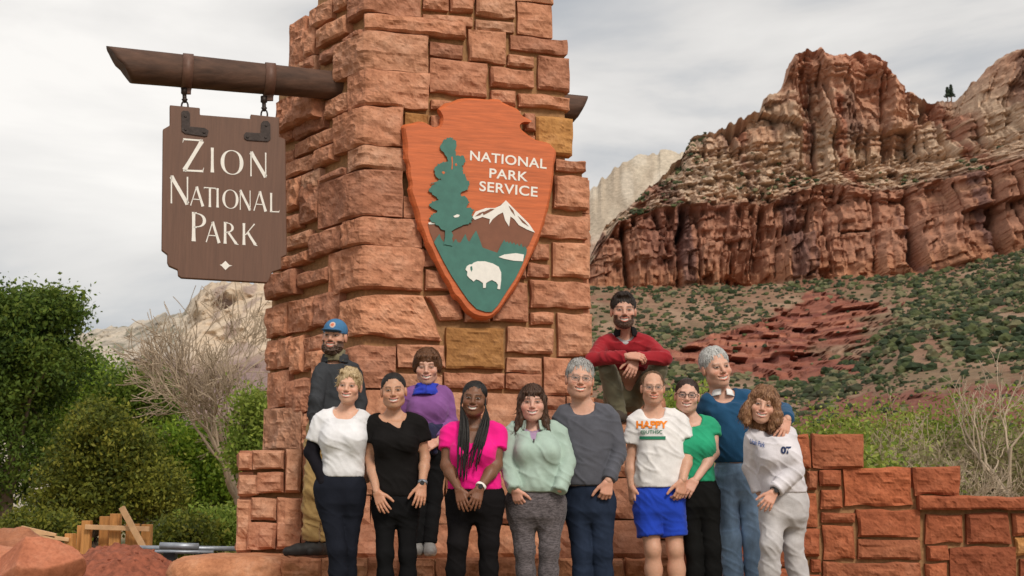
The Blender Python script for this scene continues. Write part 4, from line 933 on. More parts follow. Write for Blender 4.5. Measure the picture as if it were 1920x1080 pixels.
bare_tree('tangle of grey leafless brush behind the stepped wall', gpt(1720, 24), 21, .8, .025, 5, (0, 0, 1), .75, 6, (2, 3), .05, .78, 'brush')
bare_tree('tangle of straw coloured dead brush between wall and green bushes', gpt(1640, 20), 23, .55, .02, 5, (0, 0, 1), .8, 6, (2, 3), .05, .78, 'brush')
bare_tree('dry leafless brush rising over the low wall coping', gpt(1800, 19), 27, .6, .02, 5, (0, 0, 1), .7, 5, (2, 3), .05, .78, 'brush')
def grass_tufts():
    rg = np.random.default_rng(3); n = 9000
    x = np.concatenate([rg.uniform(-9, -2.2, n//2), rg.uniform(3, 10, n//2)]); y = rg.uniform(14, 30, n); h = rg.uniform(.08, .28, n)
    a = rg.uniform(0, 6.28, n); w = .012
    P = np.stack([x, y, x*0-.02], -1); sx_ = np.stack([np.cos(a)*w, np.sin(a)*w, a*0], -1); tip = P+np.stack([rg.normal(0, .06, n), rg.normal(0, .06, n), h], -1)
    V = np.stack([P-sx_, P+sx_, tip], 1).reshape(-1, 3); F = np.arange(3*n).reshape(-1, 3)
    c = np.where(rg.random(n)[:, None] < .6, np.array([[.14, .18, .035]]), np.array([[.30, .24, .10]]))
    o = mesh_obj('grass', V, F, M['leaf'], None, False, np.repeat(c, 3, 0)); tag(o, 'thin grass growing on the open ground behind the walls', 'grass', kind='stuff')
grass_tufts()

# ================================================================== left foreground
def boulder(name, label, centre, radii, seed, mat, rot=0, planes=9, cat='boulder', tilt=(0, 0, 0), amp=.06, sub=5, parent=None, sq=1):
    rg = np.random.default_rng(seed); bm = bmesh.new(); bmesh.ops.create_icosphere(bm, subdivisions=sub, radius=1)
    V = np.array([v.co[:] for v in bm.verts]); F = [[v.index for v in f.verts] for f in bm.faces]; bm.free()
    if sq != 1: V = np.sign(V)*np.abs(V)**sq
    for k in range(planes):
        n = rg.normal(0, 1, 3); n /= np.linalg.norm(n); h = rg.uniform(.55, .85); d = V@n; over = d > h; V[over] -= (d[over]-h)[:, None]*n*.97
    V = V*(1+amp*fbm(V*1.7+seed, 4, seed)[:, None]+amp*.5*(1-2*np.abs(noise3(V*4+seed, seed+7)))[:, None]+amp*.3*fbm(V*11+seed, 3, seed+2)[:, None])*np.array(radii)
    R = np.array(Matrix.Rotation(rot, 3, 'Z') @ Matrix.Rotation(tilt[0], 3, 'X') @ Matrix.Rotation(tilt[1], 3, 'Y')); V = V@R.T
    o = mesh_obj(name, V+np.array(centre), F, M[mat], parent, True, None, (centre[0], centre[1], max(0, centre[2]-radii[2])))
    if label: tag(o, label, cat)
    return o
q = at(62, 1062, 9.6); boulder('boulder', 'large smooth orange sandstone boulder with a scooped face beside the dirt mound', (q[0]-.07, 9.7, .25), (.42, .22, .33), 4, 'boulder', .15, 12, tilt=(.45, -.55, 0), amp=.04)
q = at(20, 1010, 10.4); boulder('boulder', 'pale streaked sandstone boulder behind the large smooth one', (q[0]-.05, 10.5, .28), (.36, .3, .36), 9, 'ledge', .1, 14)
q = at(-60, 1080, 9.3); boulder('boulder', 'rough sandstone boulder lying against the scooped boulder', (q[0]-.1, 10.0, .2), (.4, .4, .3), 12, 'boulder', .1, 8)
eo = boulder('end_stone', None, (float(lx(430)), LY+.40, LEDGE_Z/2), (.47, .46, LEDGE_Z*.54), 15, 'ledge', .0, 0, amp=.05, parent=ledge, sq=.5)
def dirt_mound():
    n = 90; cx, cy = at(235, HOR, 10.9)[0], 10.9
    X, Y = np.meshgrid(np.linspace(-1.1, 1.3, n), np.linspace(-1.0, 1.1, n), indexing='ij')
    r = np.hypot((X+.03)/.75, Y/.85); H = .50*np.clip(1-r*r*.8, 0, 1)**1.1
    P = np.stack([X, Y, X*0], -1); H = H+(.06*fbm(P*4, 4, 3)+.03*noise3(P*16, 6)+.016*noise3(P*34, 8))*np.clip(H*8, 0, 1)-.03
    V = np.stack([X+cx, Y+cy, H], -1).reshape(-1, 3); i, j = np.meshgrid(np.arange(n-1), np.arange(n-1), indexing='ij'); a = (i*n+j).ravel()
    o = mesh_obj('dirt_mound', V, np.stack([a, a+n, a+n+1, a+1], -1), M['dirt'], None, True, None, (cx, cy, 0))
    tag(o, 'heap of loose red dirt in front of the timber posts', 'dirt mound')
    rg = random.Random(3); VV = []; FF = []
    bm = bmesh.new(); bmesh.ops.create_icosphere(bm, subdivisions=1, radius=1); BV = np.array([v.co[:] for v in bm.verts]); BF = [[v.index for v in f.verts] for f in bm.faces]; bm.free()
    mbb = MB()
    for k in range(420):
        i = rg.randrange(n), rg.randrange(n); v = V[i[0]*n+i[1]]
        if v[2] < .03: continue
        s = rg.uniform(.006, .022); mbb.add(BV*s*np.array([1, 1, .7])*(1+.3*noise3(BV*2+k, 2)[:, None])+v, BF)
    c = mbb.build('clods', M['dirt'], o); c['kind'] = 'stuff'
dirt_mound()
def posts():
    Y = 13.2; k = 0
    info = [(139, 1000, 12, 'short stub post of raw timber at the boulder end of the fence'), (152, 985, 10, 'thin orange timber post next to the stub'), (167, 976, 12, 'square orange timber post rising from the dirt heap'), (194, 968, 13, 'square raw timber post between heap and tall post'), (218, 963, 14, 'tallest square timber post behind the dirt heap'), (246, 982, 18, 'wide orange board post under the leaning plank'), (273, 983, 13, 'end post of raw timber by the steel rails')]
    for px, py, w, lab in info:
        t = at(px, py, Y)[2]; x = at(px, HOR, Y)[0]; ww = w/2635.*Y
        o = MB().box((x, Y+random.uniform(-.1, .1), t/2), (ww*1.4, .07, t), np.array(Matrix.Rotation(random.uniform(-.3, .3), 3, 'Z')), bev=.006).build('timber_post', M['wood'], None, origin=(x, Y, 0)); tag(o, lab, 'post', 'timber posts behind the dirt heap')
    def bar(a, b, w, name, lab, mat='wood_pale', dY=0):
        A = at(a[0], a[1], Y-.12+dY); B = at(b[0], b[1], Y-.12+dY); d = B-A; L = np.linalg.norm(d); d /= L; up = np.array([0, 1., 0]); s = np.cross(d, up); R = np.stack([d, up, s], 1)
        o = MB().box((A+B)/2, (L, .035, w/2635.*Y), R, bev=.004).build(name, M[mat], None, origin=tuple((A+B)/2)); tag(o, lab, 'plank')
    bar((228, 951), (272, 1032), 11, 'plank', 'pale plank leaning diagonally across the end posts', dY=-.06)
    bar((160, 988), (280, 992), 9, 'plank', 'thin pale crossrail fixed across the timber posts')
    bar((40, 990), (105, 1005), 9, 'plank', 'loose pale board lying behind the boulders')
    bar((60, 1003), (130, 1012), 7, 'plank', 'narrow loose board on the ground behind the big boulder')
    for k, (a, b, y, r, lab) in enumerate(((238, 445, 1027, .022, 'grey steel rail lying along the ground, upper one'), (240, 400, 1034, .018, 'thinner grey steel rail beneath the upper rail'), (300, 372, 1023, .03, 'short galvanised pipe resting on top of the rails'))):
        Yk = 12.3-.12*k; A = at(a, y, Yk); B = at(b, y+2, Yk)
        o = MB().tube([A, B], r, 10).build('steel_rail', M['steel'], None, True, origin=tuple(A)); tag(o, lab, 'rail')
    for px in (262, 322, 390):
        Yk = 12.2; t = at(px, 1036, Yk)[2]; x = at(px, HOR, Yk)[0]
        o = MB().box((x, Yk, t/2), (.10, .12, t), bev=.005).build('rail_support', M['dark'], None, origin=(x, Yk, 0)); tag(o, {262: 'dark block holding up the rails next to the end post', 322: 'dark block under the middle of the steel rails', 390: 'dark block under the rails nearest to the plinth'}[px], 'block', 'supports beneath the steel rails')
posts()
def parked_car():
    Y = 46; p = at(393, HOR, Y); root = empty('parked_car', (p[0], Y, 0), 'dark car parked far back behind the bushes, half hidden', 'car')
    prof = [(-2.1, .35), (-2.15, .75), (-1.9, .95), (-1.2, 1.02), (-.7, 1.42), (.7, 1.45), (1.5, 1.05), (2.1, .95), (2.15, .4)]
    P = [np.array([p[0]+x, Y-.85, z]) for x, z in prof]; MB().prism(P, (0, 1, 0), 1.7).build('body', plain_mat('car_paint', (.02, .022, .028), .25, .1, 5, 0, spec=.6), root)
    gl = plain_mat('car_glass', (.03, .035, .04), .08, .05, 5, 0, spec=.8)
    for pts in ([(-1.0, 1.04), (-.65, 1.36), (-.05, 1.38), (-.05, 1.04)], [(.05, 1.04), (.05, 1.38), (.65, 1.38), (1.25, 1.06)]):
        MB().prism([np.array([p[0]+x, Y-.862, z]) for x, z in pts], (0, -1, 0), .01).build('window', gl, root)
    for x in (-1.35, 1.35):
        w = MB().tube([np.array([p[0]+x, Y-.88, .33]), np.array([p[0]+x, Y-.62, .33])], .33, 20).build('wheel', M['dark'], root); MB().tube([np.array([p[0]+x, Y-.90, .33]), np.array([p[0]+x, Y-.885, .33])], .2, 14).build('rim', M['steel'], w)
    for x in (-2.14, 2.13): MB().box((p[0]+x, Y-.6, .8), (.06, .3, .14), bev=.01).build('headlight' if x > 0 else 'tail_light', M['white'], root)
parked_car()
# ================================================================== people: implicit surfaces turned into meshes
class Grid:
    def __init__(s, lo, hi, h):
        s.lo = np.asarray(lo, float); s.h = h; n = np.ceil((np.asarray(hi)-s.lo)/h).astype(int)+1; s.n = n
        s.F = np.full(n, 1.0, dtype=np.float32); s.ax = [(s.lo[i]+np.arange(n[i])*h).astype(np.float32) for i in range(3)]
    def box(s, mn, mx, pad):
        a = np.clip(np.floor((np.asarray(mn)-pad-s.lo)/s.h).astype(int), 0, s.n); b = np.clip(np.ceil((np.asarray(mx)+pad-s.lo)/s.h).astype(int)+1, 0, s.n)
        if np.any(b-a < 1): return None
        sl = tuple(slice(a[i], b[i]) for i in range(3))
        return sl, s.ax[0][a[0]:b[0], None, None], s.ax[1][None, a[1]:b[1], None], s.ax[2][None, None, a[2]:b[2]]
    def put(s, sl, d, k, op):
        A = s.F[sl]; d = d.astype(np.float32)
        if op == '+':
            if k > 0: hh = np.maximum(k-np.abs(A-d), 0)/k; s.F[sl] = np.minimum(A, d)-hh*hh*k*.25
            else: s.F[sl] = np.minimum(A, d)
        else:
            d = -d
            if k > 0: hh = np.maximum(k-np.abs(A-d), 0)/k; s.F[sl] = np.maximum(A, d)+hh*hh*k*.25
            else: s.F[sl] = np.maximum(A, d)
    def cap(s, a, b, ra, rb, k=.02, op='+', cut=None, flat=1.0, fdir=None):
        a = np.asarray(a, float); b = np.asarray(b, float); R = max(ra, rb); pad = k+R+2*s.h+.01
        q = s.box(np.minimum(a, b), np.maximum(a, b), pad)
        if q is None: return
        sl, X, Y, Z = q; ba = b-a; L2 = float(ba@ba)+1e-9
        px, py, pz = X-a[0], Y-a[1], Z-a[2]
        t = np.clip((px*ba[0]+py*ba[1]+pz*ba[2])/L2, 0, 1)
        qx, qy, qz = px-t*ba[0], py-t*ba[1], pz-t*ba[2]
        if fdir is not None:
            dd = qx*fdir[0]+qy*fdir[1]+qz*fdir[2]; e = (1/flat-1); qx = qx+dd*e*fdir[0]; qy = qy+dd*e*fdir[1]; qz = qz+dd*e*fdir[2]
        d = np.sqrt(qx*qx+qy*qy+qz*qz)-(ra+(rb-ra)*t)
        if cut is not None:
            c, n = cut; d = np.maximum(d, (X-c[0])*n[0]+(Y-c[1])*n[1]+(Z-c[2])*n[2])
        s.put(sl, d, k, op)
    def ell(s, c, R, r, k=.02, op='+'):
        c = np.asarray(c, float); r = np.asarray(r, float); m = r.max(); q = s.box(c, c, m+k+2*s.h+.005)
        if q is None: return
        sl, X, Y, Z = q; X, Y, Z = X-c[0], Y-c[1], Z-c[2]
        u = (X*R[0][0]+Y*R[0][1]+Z*R[0][2])/r[0]; v = (X*R[1][0]+Y*R[1][1]+Z*R[1][2])/r[1]; w = (X*R[2][0]+Y*R[2][1]+Z*R[2][2])/r[2]
        l = np.sqrt(u*u+v*v+w*w); g = np.sqrt((u/r[0])**2+(v/r[1])**2+(w/r[2])**2)+1e-6
        s.put(sl, l*(l-1)/g, k, op)
    def tube(s, rows, k=.03, op='+', e=2.3, zlo=None, zhi=None):
        """rows: (z, cx, cy, a, b) from low to high: elliptic sections"""
        r = np.array(sorted(rows)); z0 = r[0, 0] if zlo is None else zlo; z1 = r[-1, 0] if zhi is None else zhi
        mn = (np.min(r[:, 1]-r[:, 3]), np.min(r[:, 2]-r[:, 4]), z0); mx = (np.max(r[:, 1]+r[:, 3]), np.max(r[:, 2]+r[:, 4]), z1)
        q = s.box(mn, mx, k+.03)
        if q is None: return
        sl, X, Y, Z = q; zz = Z.ravel(); zc = np.clip(zz, r[0, 0], r[-1, 0])
        I = lambda j: np.interp(zc, r[:, 0], r[:, j])[None, None, :].astype(np.float32)
        # smooth interpolation of the sections
        a, b = I(3), I(4); u = np.abs(X-I(1))/a; v = np.abs(Y-I(2))/b
        l = (u**e+v**e)**(1/e); d = (l-1)*np.minimum(a, b)
        d = np.maximum(d, np.maximum(z0-Z, Z-z1)); s.put(sl, d, k, op)
    def mesh(s):
        F = s.F; ins = F < 0
        c = np.zeros(np.array(F.shape)-1, dtype=np.uint8)
        for dx in (0, 1):
            for dy in (0, 1):
                for dz in (0, 1): c += ins[dx:F.shape[0]-1+dx, dy:F.shape[1]-1+dy, dz:F.shape[2]-1+dz]
        act = (c > 0) & (c < 8); ii = np.argwhere(act)
        if len(ii) == 0: return np.zeros((0, 3)), np.zeros((0, 4), int)
        idx = np.full(act.shape, -1, dtype=np.int32); idx[act] = np.arange(len(ii))
        co = np.array([(x, y, z) for x in (0, 1) for y in (0, 1) for z in (0, 1)]); val = np.stack([F[ii[:, 0]+o[0], ii[:, 1]+o[1], ii[:, 2]+o[2]] for o in co], 1)
        acc = np.zeros((len(ii), 3)); cnt = np.zeros(len(ii))
        for a in range(8):
            for b in range(a+1, 8):
                if np.abs(co[a]-co[b]).sum() != 1: continue
                m = (val[:, a] < 0) != (val[:, b] < 0); t = val[:, a]/(val[:, a]-val[:, b]+1e-12)
                p = co[a][None]+t[:, None]*(co[b]-co[a])[None]; acc[m] += p[m]; cnt[m] += 1
        V = s.lo+(ii+acc/cnt[:, None])*s.h; Q = []
        for ax in range(3):
            o1, o2 = [(1, 2), (2, 0), (0, 1)][ax]
            sa = [slice(None)]*3; sb = [slice(None)]*3; sa[ax] = slice(0, -1); sb[ax] = slice(1, None); A = ins[tuple(sa)]; B = ins[tuple(sb)]
            e = np.argwhere(A != B); ok = (e[:, o1] > 0) & (e[:, o2] > 0) & (e[:, o1] < act.shape[o1]) & (e[:, o2] < act.shape[o2]); e = e[ok]
            fl = A[e[:, 0], e[:, 1], e[:, 2]]
            def cell(d1, d2):
                f = e.copy(); f[:, o1] -= d1; f[:, o2] -= d2; return idx[f[:, 0], f[:, 1], f[:, 2]]
            q = np.stack([cell(1, 1), cell(0, 1), cell(0, 0), cell(1, 0)], 1); q[~fl] = q[~fl][:, ::-1]; Q.append(q)
        return V, np.concatenate(Q)
def vnormals(V, F):
    n = np.zeros_like(V); a = np.cross(V[F[:, 2]]-V[F[:, 0]], V[F[:, 3]]-V[F[:, 1]])
    for k in range(4): np.add.at(n, F[:, k], a)
    return n/(np.linalg.norm(n, axis=1)[:, None]+1e-9)
def relax(V, F, it=1, w=.5):
    for _ in range(it):
        s = np.zeros_like(V); c = np.zeros(len(V))
        for k in range(4):
            np.add.at(s, F[:, k], V[F[:, (k+1) % 4]]+V[F[:, (k+3) % 4]]); np.add.at(c, F[:, k], 2)
        V = V*(1-w)+w*s/np.maximum(c, 1)[:, None]
    return V

def cloth_mat(name, c, rough=.85, marl=0, fine=260, bs=.25, fade=0):
    m, nt, b = new_mat(name)
    n = noise_node(nt, fine, 3, .6); n2 = noise_node(nt, 9, 4, .6)
    lo = tuple(x*.86 for x in c); hi = tuple(min(1, x*1.12) for x in c); r = ramp(nt, n2.outputs['Fac'], [(.3, lo), (.7, hi)]); cc = r.outputs[0]
    if marl:
        n3 = noise_node(nt, 75, 4, .75, stretch=(.45, 1, 1.8)); r3 = ramp(nt, n3.outputs['Fac'], [(.36, (1-marl,)*3), (.62, (1+marl*1.5,)*3)]); cc = mix(nt, 1.0, cc, r3.outputs[0], 'MULTIPLY')
    if fade:
        n3 = noise_node(nt, 5, 5, .65, stretch=(1, 1, .4)); r3 = ramp(nt, n3.outputs['Fac'], [(.38, (1-fade*.5,)*3), (.64, (1+fade,)*3)]); cc = mix(nt, 1.0, cc, r3.outputs[0], 'MULTIPLY')
    nt.links.new(cc, b.inputs['Base Color']); b.inputs['Roughness'].default_value = rough; b.inputs['Specular IOR Level'].default_value = .2
    dk = max(c) < .06; b.inputs['Sheen Weight'].default_value = .0 if dk else .10; b.inputs['Specular IOR Level'].default_value = .08 if dk else .2; b.inputs['Sheen Roughness'].default_value = .5
    p = bump(nt, b, n2.outputs['Fac'], bs, .02); bump(nt, b, n.outputs['Fac'], .12, .002, p); return m
SKIN = attr_mat('skin', .48, 60, .07, .08, .003, sss=.12, spec=.35)
HAIRM = {}
def hair_mat(c, c2=None):
    key = (c, c2)
    if key in HAIRM: return HAIRM[key]
    m, nt, b = new_mat('hair'); n = noise_node(nt, 60, 4, .7, stretch=(3.2, 3.2, .35)); c2 = c2 or tuple(min(1, x*2.0+.01) for x in c)
    r = ramp(nt, n.outputs['Fac'], [(.3, tuple(x*.55 for x in c)), (.5, c), (.72, c2)]); nt.links.new(r.outputs[0], b.inputs['Base Color']); b.inputs['Roughness'].default_value = .5; b.inputs['Specular IOR Level'].default_value = .3
    bump(nt, b, n.outputs['Fac'], .45, .004); HAIRM[key] = m; return m
GLASSM, gnt, gb = new_mat('spectacle_lens')
gt = gnt.nodes.new('ShaderNodeBsdfTransparent'); gg = gnt.nodes.new('ShaderNodeBsdfGlossy'); gg.inputs['Roughness'].default_value = .05; gm = gnt.nodes.new('ShaderNodeMixShader'); gm.inputs[0].default_value = .06
gnt.links.new(gt.outputs[0], gm.inputs[1]); gnt.links.new(gg.outputs[0], gm.inputs[2]); gnt.links.new(gm.outputs[0], gnt.nodes['Material Output'].inputs[0])

def rotm(yaw, pitch, roll):
    """head frame rows: right (viewer), forward (to the camera), up"""
    R = Matrix.Rotation(math.radians(yaw), 3, 'Z') @ Matrix.Rotation(math.radians(pitch), 3, 'X') @ Matrix.Rotation(math.radians(roll), 3, 'Y')
    return np.array([R @ Vector((1, 0, 0)), R @ Vector((0, -1, 0)), R @ Vector((0, 0, 1))])
MO = [(-.029, .080, -.0585), (-.018, .089, -.0650), (0, .094, -.0685), (.018, .089, -.0650), (.029, .080, -.0585)]
def head_field(g, H, sp, smile=1.0, jaw=1.0):
    c, R, s = H; L = lambda p: c+s*(p[0]*R[0]+p[1]*R[1]+p[2]*R[2])
    el = lambda p, r, k, op='+': g.ell(L(p), R, np.array(r)*s, k*s, op); ca = lambda a, b, ra, rb, k, op='+': g.cap(L(a), L(b), ra*s, rb*s, k*s, op)
    el((0, -.018, .030), (.078, .095, .087), 0); el((0, .020, -.032), (.066*jaw, .066, .080), .03)
    for x in (-1, 1):
        ca((x*.044*jaw, .0, -.070), (x*.016, .058, -.098), .024, .019, .03); el((x*.043, .054, -.030), (.026, .028, .024), .022)
        el((x*.081, -.012, -.008), (.010, .020, .032), .006)
    el((0, .067, -.096), (.022, .020, .018), .02)
    ca((-.036, .076, .021), (.036, .076, .021), .012, .012, .018)
    for x in (-1, 1): el((x*.032, .101, .0), (.021, .017, .013), .012, '-')
    for x in (-1, 1): el((x*.031, .071, .0), (.0165, .0175, .0135), .004)
    ns_ = sp.get('nose', 1.0); ca((0, .083, .010), (0, .083+.024*ns_, -.030), .0085, .0108, .016)
    for x in (-1, 1): el((x*.0120, .095, -.035), (.0085, .010, .0075), .008)
    el((0, .068, -.066), (.034, .026, .022), .02)
    up = [(x, y+.004, z+.0075) for x, y, z in MO]; dn = [(x*.86, y+.003, z-.0095) for x, y, z in MO]
    for q in (up, dn):
        for a, b in zip(q[:-1], q[1:]): ca(a, b, .0042, .0042, .006)
    if smile > 0:
        for a, b in zip(MO[:-1], MO[1:]): ca((a[0], a[1]+.006, a[2]-.001), (b[0], b[1]+.006, b[2]-.001), .0070*smile, .0070*smile, .003, '-')
    return L
def head_color(V, H, P):
    c, R, s = H; q = (V-c)/s; x = q@R[0]; f = q@R[1]; u = q@R[2]; ax = np.abs(x); sk = np.array(P['skin']); n = len(V)
    C = np.tile(sk, (n, 1))
    def put(col, w):
        nonlocal C; w = np.clip(w, 0, 1)[:, None]; C = C*(1-w)+np.asarray(col)*w
    front = f > .03
    red = sk*np.array([1.12, .80, .76]); put(red, .55*np.exp(-(((ax-.042)/.02)**2+((u+.030)/.018)**2))*front); put(red, .2*np.exp(-((x/.014)**2+((u+.032)/.012)**2))*front)
    put(sk*.78, .6*np.exp(-(((ax-.032)/.02)**2+((u+.009)/.007)**2))*front)
    hc = np.array(P['hairc'])
    if P.get('beard'):
        bd = P['beard']; side = np.clip((.06-f)/.02, 0, 1)
        m = 1/(1+np.exp(-( -.046+.030*np.clip((ax-.03)/.03, 0, 1)**2*1.6 - u)/.003)); m = m*(f > -.012)*(ax > -.1)
        mus = np.exp(-((u+.049)/.006)**4)*(ax < .032)*front
        ck = np.clip((ax-.020)/.01, 0, 1)*np.clip((u+.075)/.02, 0, 1)*(f > .05)*(ax < .046); m = np.clip(m*(1-.6*ck), 0, 1)
        put(np.array(bd), .92*np.maximum(m*(u < -.035), mus))
    my = np.interp(ax, [0, .018, .029, .05], [-.0685, -.065, -.0585, -.045]); du = u-my; inm = ax < .030
    tap = np.clip(1-(ax/.030)**4, 0, 1)
    put(np.array(P.get('lip', sk*np.array([.95, .52, .50]))), (np.abs(du) < .0150*tap+.001)*front*inm*.8)
    if P.get('smile', 1) > 0: put((.70, .65, .59), (np.abs(du) < .0066*tap*P.get('smile', 1))*front*inm*(ax < .025)); put((.10, .03, .025), ((np.abs(ax-.0275) < .003) & (np.abs(du) < .003)).astype(float)*front*.8)
    # nostrils, eyes, brows
    put(sk*.45, .7*np.exp(-(((ax-.008)/.003)**2+((u+.044)/.0026)**2)*1.2)*(f > .08))
    ex = ax-.032; lid = .0062*np.clip(1-(ex/.0165)**2, 0, 1); sq = P.get('squint', .58)
    put((.40, .36, .33), ((np.abs(u+.0005) < lid*sq) & front).astype(float)); put(np.array(P.get('iris', (.03, .018, .012))), ((ex**2+(u*1.0)**2 < .0072**2) & (np.abs(u+.0005) < lid*sq*1.25) & front).astype(float))
    put(sk*.16, np.exp(-((u-lid*sq-.0022)/.0026)**2)*(np.abs(ex) < .0185)*front*.95); put(sk*.45, np.exp(-((u+lid*sq+.003)/.0016)**2)*(np.abs(ex) < .015)*front*.6)
    by = .0195+.004*np.clip(1-((ax-.036)/.018)**2, -1, 1); put(hc if P.get('brow') is None else np.array(P['brow']), np.exp(-((u-by)/.0032)**2)*(ax > .014)*(ax < .053)*front*P.get('browk', .85))
    if P.get('stubble'): put(hc*.8+sk*.2, P['stubble']*np.clip((-.045-u)/.02, 0, 1)*front)
    put(sk*np.array([.95, .72, .68]), np.exp(-((ax-.086)/.008)**2)*.6)
    return C
def hair_field(g, H, style):
    c, R, s = H; L = lambda p: c+s*(p[0]*R[0]+p[1]*R[1]+p[2]*R[2]); el = lambda p, r, k=.01, op='+': g.ell(L(p), R, np.array(r)*s, k*s, op)
    ca = lambda a, b, ra, rb, k=.01, op='+': g.cap(L(a), L(b), ra*s, rb*s, k*s, op)
    if style in ('shortm', 'thin', 'dark'):
        cc, rr = {'shortm': ((0, -.027, .043), (.086, .0965, .092)), 'thin': ((0, -.031, .037), (.0835, .0935, .087)), 'dark': ((0, -.024, .045), (.086, .0985, .094))}[style]
        el(cc, rr, 0)
        el((0, .115, -.02), (.074, .075, .080), .010, '-')                       # face
        el((0, .05, -.09), (.10, .10, .085), .01, '-'); el((0, -.10, -.115), (.12, .09, .06), .01, '-')
        for x in (-1, 1): el((x*.085, -.006, -.012), (.03, .025, .03), .006, '-')
        if style == 'dark': el((0, .052, .102), (.045, .028, .016), .02)
        if style == 'thin': el((.02, .085, .085), (.05, .05, .04), .012, '-')
    elif style == 'pixie':
        el((0, -.022, .040), (.085, .105, .094), 0); el((.010, .12, -.002), (.066, .075, .084), .010, '-'); el((0, .05, -.10), (.10, .10, .085), .01, '-'); el((0, -.12, -.13), (.13, .09, .065), .01, '-')
        ca((-.050, .055, .098), (.060, .062, .070), .018, .012, .012); ca((-.02, .03, .120), (.04, .02, .115), .02, .016, .02); ca((.068, .045, .05), (.076, .02, -.005), .014, .009, .01); ca((-.068, .045, .06), (-.078, .02, 0), .014, .008, .01)
    elif style == 'sleek':
        el((0, -.025, .040), (.084, .0955, .088), 0); el((0, .12, -.03), (.075, .080, .088), .006, '-'); el((0, .06, -.10), (.10, .11, .085), .01, '-'); el((0, -.1, -.13), (.12, .08, .06), .01, '-')
        for x in (-1, 1): el((x*.088, -.008, -.014), (.03, .022, .03), .006, '-')
        ca((0, -.11, -.01), (0, -.13, -.05), .035, .03, .02)
    elif style == 'bob':
        el((0, -.020, .038), (.091, .106, .096), 0); el((0, .125, -.040), (.066, .075, .084), .012, '-'); el((0, .05, -.11), (.11, .12, .085), .012, '-')
        for x in (-1, 1): el((x*.080, -.015, .002), (.018, .052, .042), .02)
        ca((-.055, .068, .072), (.058, .066, .070), .016, .015, .012)
    elif style == 'straight':
        el((0, -.020, .036), (.083, .103, .092), 0); el((0, .125, -.055), (.056, .085, .090), .012, '-'); el((0, .08, -.16), (.075, .075, .07), .012, '-')
        ca((-.045, .074, .062), (.045, .074, .062), .012, .012, .012)
        for x in (-1, 1): ca((x*.070, .022, .03), (x*.078, .015, -.135), .024, .026, .02); ca((x*.078, .01, -.10), (x*.105, .04, -.175), .022, .012, .02)
        ca((0, -.07, -.03), (0, -.06, -.15), .055, .06, .03)
    elif style == 'wavy':
        el((0, -.018, .040), (.094, .108, .096), 0); el((-.008, .13, -.045), (.058, .085, .085), .012, '-'); el((0, .09, -.17), (.060, .075, .07), .012, '-')
        ca((-.03, .068, .075), (.045, .070, .055), .018, .02, .014)
        for x in (-1, 1):
            ca((x*.075, .02, .03), (x*.092, .02, -.07), .030, .036, .02); ca((x*.092, .02, -.06), (x*.080, .03, -.125), .038, .030, .02); ca((x*.10, .03, -.03), (x*.108, .04, -.09), .024, .022, .02)
        ca((-.07, -.03, -.04), (-.115, .0, -.095), .04, .028, .02); ca((0, -.07, -.03), (0, -.05, -.13), .075, .065, .03)
    elif style == 'braids':
        el((0, -.025, .040), (.084, .0955, .088), 0); el((0, .12, -.03), (.075, .080, .088), .006, '-'); el((0, .06, -.10), (.10, .11, .085), .01, '-'); el((0, -.1, -.14), (.12, .08, .05), .01, '-')
        for x in (-1, 1): el((x*.088, .0, -.014), (.028, .022, .03), .006, '-')
        ca((0, -.09, .0), (0, -.08, -.13), .05, .05, .03)
    elif style == 'capsides':
        el((0, -.022, .02), (.080, .098, .080), 0); el((0, .10, -.012), (.068, .085, .10), .012, '-'); el((0, .05, -.10), (.10, .10, .085), .01, '-'); el((0, -.10, -.125), (.12, .09, .06), .01, '-'); el((0, -.0, .12), (.2, .2, .08), .0, '-')
        for x in (-1, 1): el((x*.085, -.006, -.012), (.03, .022, .03), .006, '-')

def add_hand(g, w, d, back, thumb, s, curl=(.25, .35, .3), spread=.10, tcurl=.3):
    d = d/np.linalg.norm(d); back = back-d*(back@d); back /= np.linalg.norm(back); lat = np.cross(d, back); lat = lat if lat@thumb > 0 else -lat
    K = []
    for i in range(4):
        o = (1.5-i)*.0195*s; kn = w+d*(.086-.004*abs(i-1.2))*s+lat*o+back*.004*s*(1-abs(i-1.5)/1.5); K.append(kn)
        g.cap(w+lat*o*.55+d*.012*s, kn, .0150*s, .0118*s, .012*s, flat=.85, fdir=back)
    ln = [.074, .082, .076, .058]
    for i in range(4):
        p = K[i]; ang = 0; fd = d+lat*(1.5-i)*spread; fd /= np.linalg.norm(fd)
        for j, (fr, r0, r1) in enumerate(((.45, .0098, .0090), (.32, .0090, .0082), (.23, .0080, .0066))):
            ang += curl[j]; v = fd*math.cos(ang)-back*math.sin(ang); q = p+v*ln[i]*fr*s*1.05; g.cap(p, q, r0*s, r1*s, .003*s); p = q
    p = w+d*.022*s+lat*.020*s; v = d*.70+lat*.62-back*.30; v /= np.linalg.norm(v); q = p+v*.048*s; g.cap(p, q, .0165*s, .0125*s, .012*s)
    for L_, r0, r1 in ((.034, .0118, .0105), (.028, .0104, .0080)):
        v = v+d*.35-back*tcurl*.3-lat*.05; v /= np.linalg.norm(v); n = q+v*L_*s; g.cap(q, n, r0*s, r1*s, .003*s); q = n

def simple_tube_obj(name, pts, r, mat, parent, n=8, closed=False): 
    o = MB().tube(pts, r, n, not closed).build(name, mat, None, True); setp_keep(o, parent); return o
def setp_keep(o, p):
    o.parent = p; o.matrix_parent_inverse = Matrix.Identity(4); o.location = Vector(o.location)-world_loc(p)

